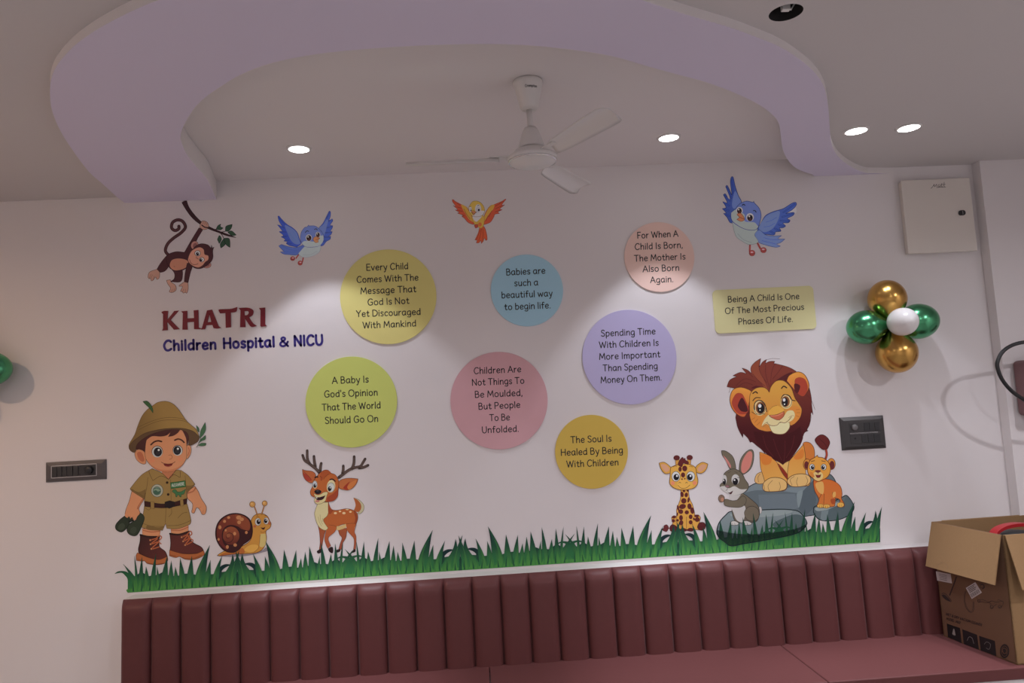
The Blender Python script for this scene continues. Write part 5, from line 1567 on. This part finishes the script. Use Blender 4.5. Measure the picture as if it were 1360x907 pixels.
def grass(i):
    xa, xb = GP[i], GP[i + 1]
    mirror = i % 2 == 1
    a = Print('grass_print', LONG[i], 'wall sticker', ((xa + xb) / 2, BASE((xa + xb) / 2)), .0023 if mirror else .0014, View(0, 0, 1), ref=GREF, group='lengths of printed grass above the sofa')
    q = a.part('grass_print')
    def T(pts):
        out = []
        for x, y in pts:
            u = (x - 160) / 1160.0
            v = max(0.0, (775 - 63 * u - y) / 8.0)
            if mirror: u = 1 - u
            px = xa + (xb - xa) * u
            out.append((px, BASE(px) - v))
        return out
    x0, y0 = (xa + xb) / 2, BASE((xa + xb) / 2)
    m0 = q.loc(x0, y0); m1 = q.loc(x0, y0 - 30)
    G = lambda c0, c1, v0, v1: grad_mat(c0, c1, (0, 0, q.loc(x0, y0 - v0)[2]), (0, 0, q.loc(x0, y0 - v1)[2]), GREF)
    dark = G((44, 100, 48), (18, 48, 40), 2, 24)
    mid = G((52, 106, 50), (24, 64, 44), 6, 28)
    tip = G((36, 92, 50), (16, 40, 38), 12, 40)
    lite = G((60, 116, 50), (44, 92, 48), 4, 22)
    deep = G((26, 70, 44), (12, 36, 36), 4, 24)
    q.add([T(spline(parse(PROFILE), True, 4))], dark)
    # curled blade at the outer end, looped blades at the joint
    q.add([T(spline(parse('160,774! 158,640 130,592 90,562 18,573! 55,548 110,544 155,558 195,600 235,690 250,770!'), True, 5))], tip)
    q.add([T(spline(parse('1098,640! 1110,548 1150,502 1200,485 1258,492! 1215,510 1180,530 1155,555! 1150,600 1145,650!'), True, 5))], deep)
    q.add([T(spline(parse('1095,700! 1150,615 1212,540 1250,460 1268,375! 1278,470 1258,560 1205,650 1165,710!'), True, 5))], tip)
    q.add([T(spline(parse('1110,705! 1165,615 1222,545 1258,460! 1240,560 1195,650 1150,710!'), True, 5))], mid)
    for k, (tx, ty, l, r) in enumerate(BL):
        yb = 735 if k % 3 else 720
        cx = (l + r) / 2; hw = (r - l) / 2
        def edge(t, side):
            c = cx + (tx - cx) * (t ** 1.7)
            y = yb + (ty - yb) * t
            return (c + side * hw * (1 - t ** 1.5) * (1.0 + .25 * math.sin(PI * t)), y)
        left = [edge(j / 12, -1) for j in range(13)]; right = [edge(j / 12, 1) for j in range(12)]
        cen = [edge(j / 12, .25) for j in range(13)]
        q.add([T(left + right[::-1])], tip if ty < 520 else dark)
        q.add([T(left + cen[::-1])], mid)
        q.add([T([edge(j / 12, -.75) for j in range(9)] + [edge(j / 12, -.1 - .04 * j) for j in range(8, -1, -1)])], lite if k % 2 else mid)
        # light tuft at the foot
        q.add([T(spline(parse('%f,770! %f,700 %f,630! %f,690 %f,765!' % (cx - hw * 1.25, cx - hw * .8, cx + (tx - cx) * .12 - 4, cx + hw * .3, cx + hw * .9)), True, 4))], lite)
    q.add([T(spline(parse('160,776! 160,735 400,735 700,715 1000,700 1320,680! 1320,712!'), True, 3))], G((58, 112, 50), (58, 114, 50), 0, 10))
    rnd = random.Random(i)
    for k in range(26):
        x = 175 + k * 44 + rnd.uniform(-8, 8)
        yy = 775 - 63 * (x - 160) / 1160
        lean = rnd.uniform(-18, 18)
        q.add([T([(x - 9, yy - 8), (x + lean, yy - rnd.uniform(85, 130)), (x + 9, yy - 8)])], deep if k % 2 else mid)
        q.add([T([(x + 8, yy - 2), (x + 18 + lean, yy - rnd.uniform(60, 100)), (x + 28, yy - 4)])], lite)
    q.add([T([(1300, 716), (1309, 660), (1306, 600), (1320, 560), (1321, 712)])], deep)
    a.done()


for i in range(7): grass(i)
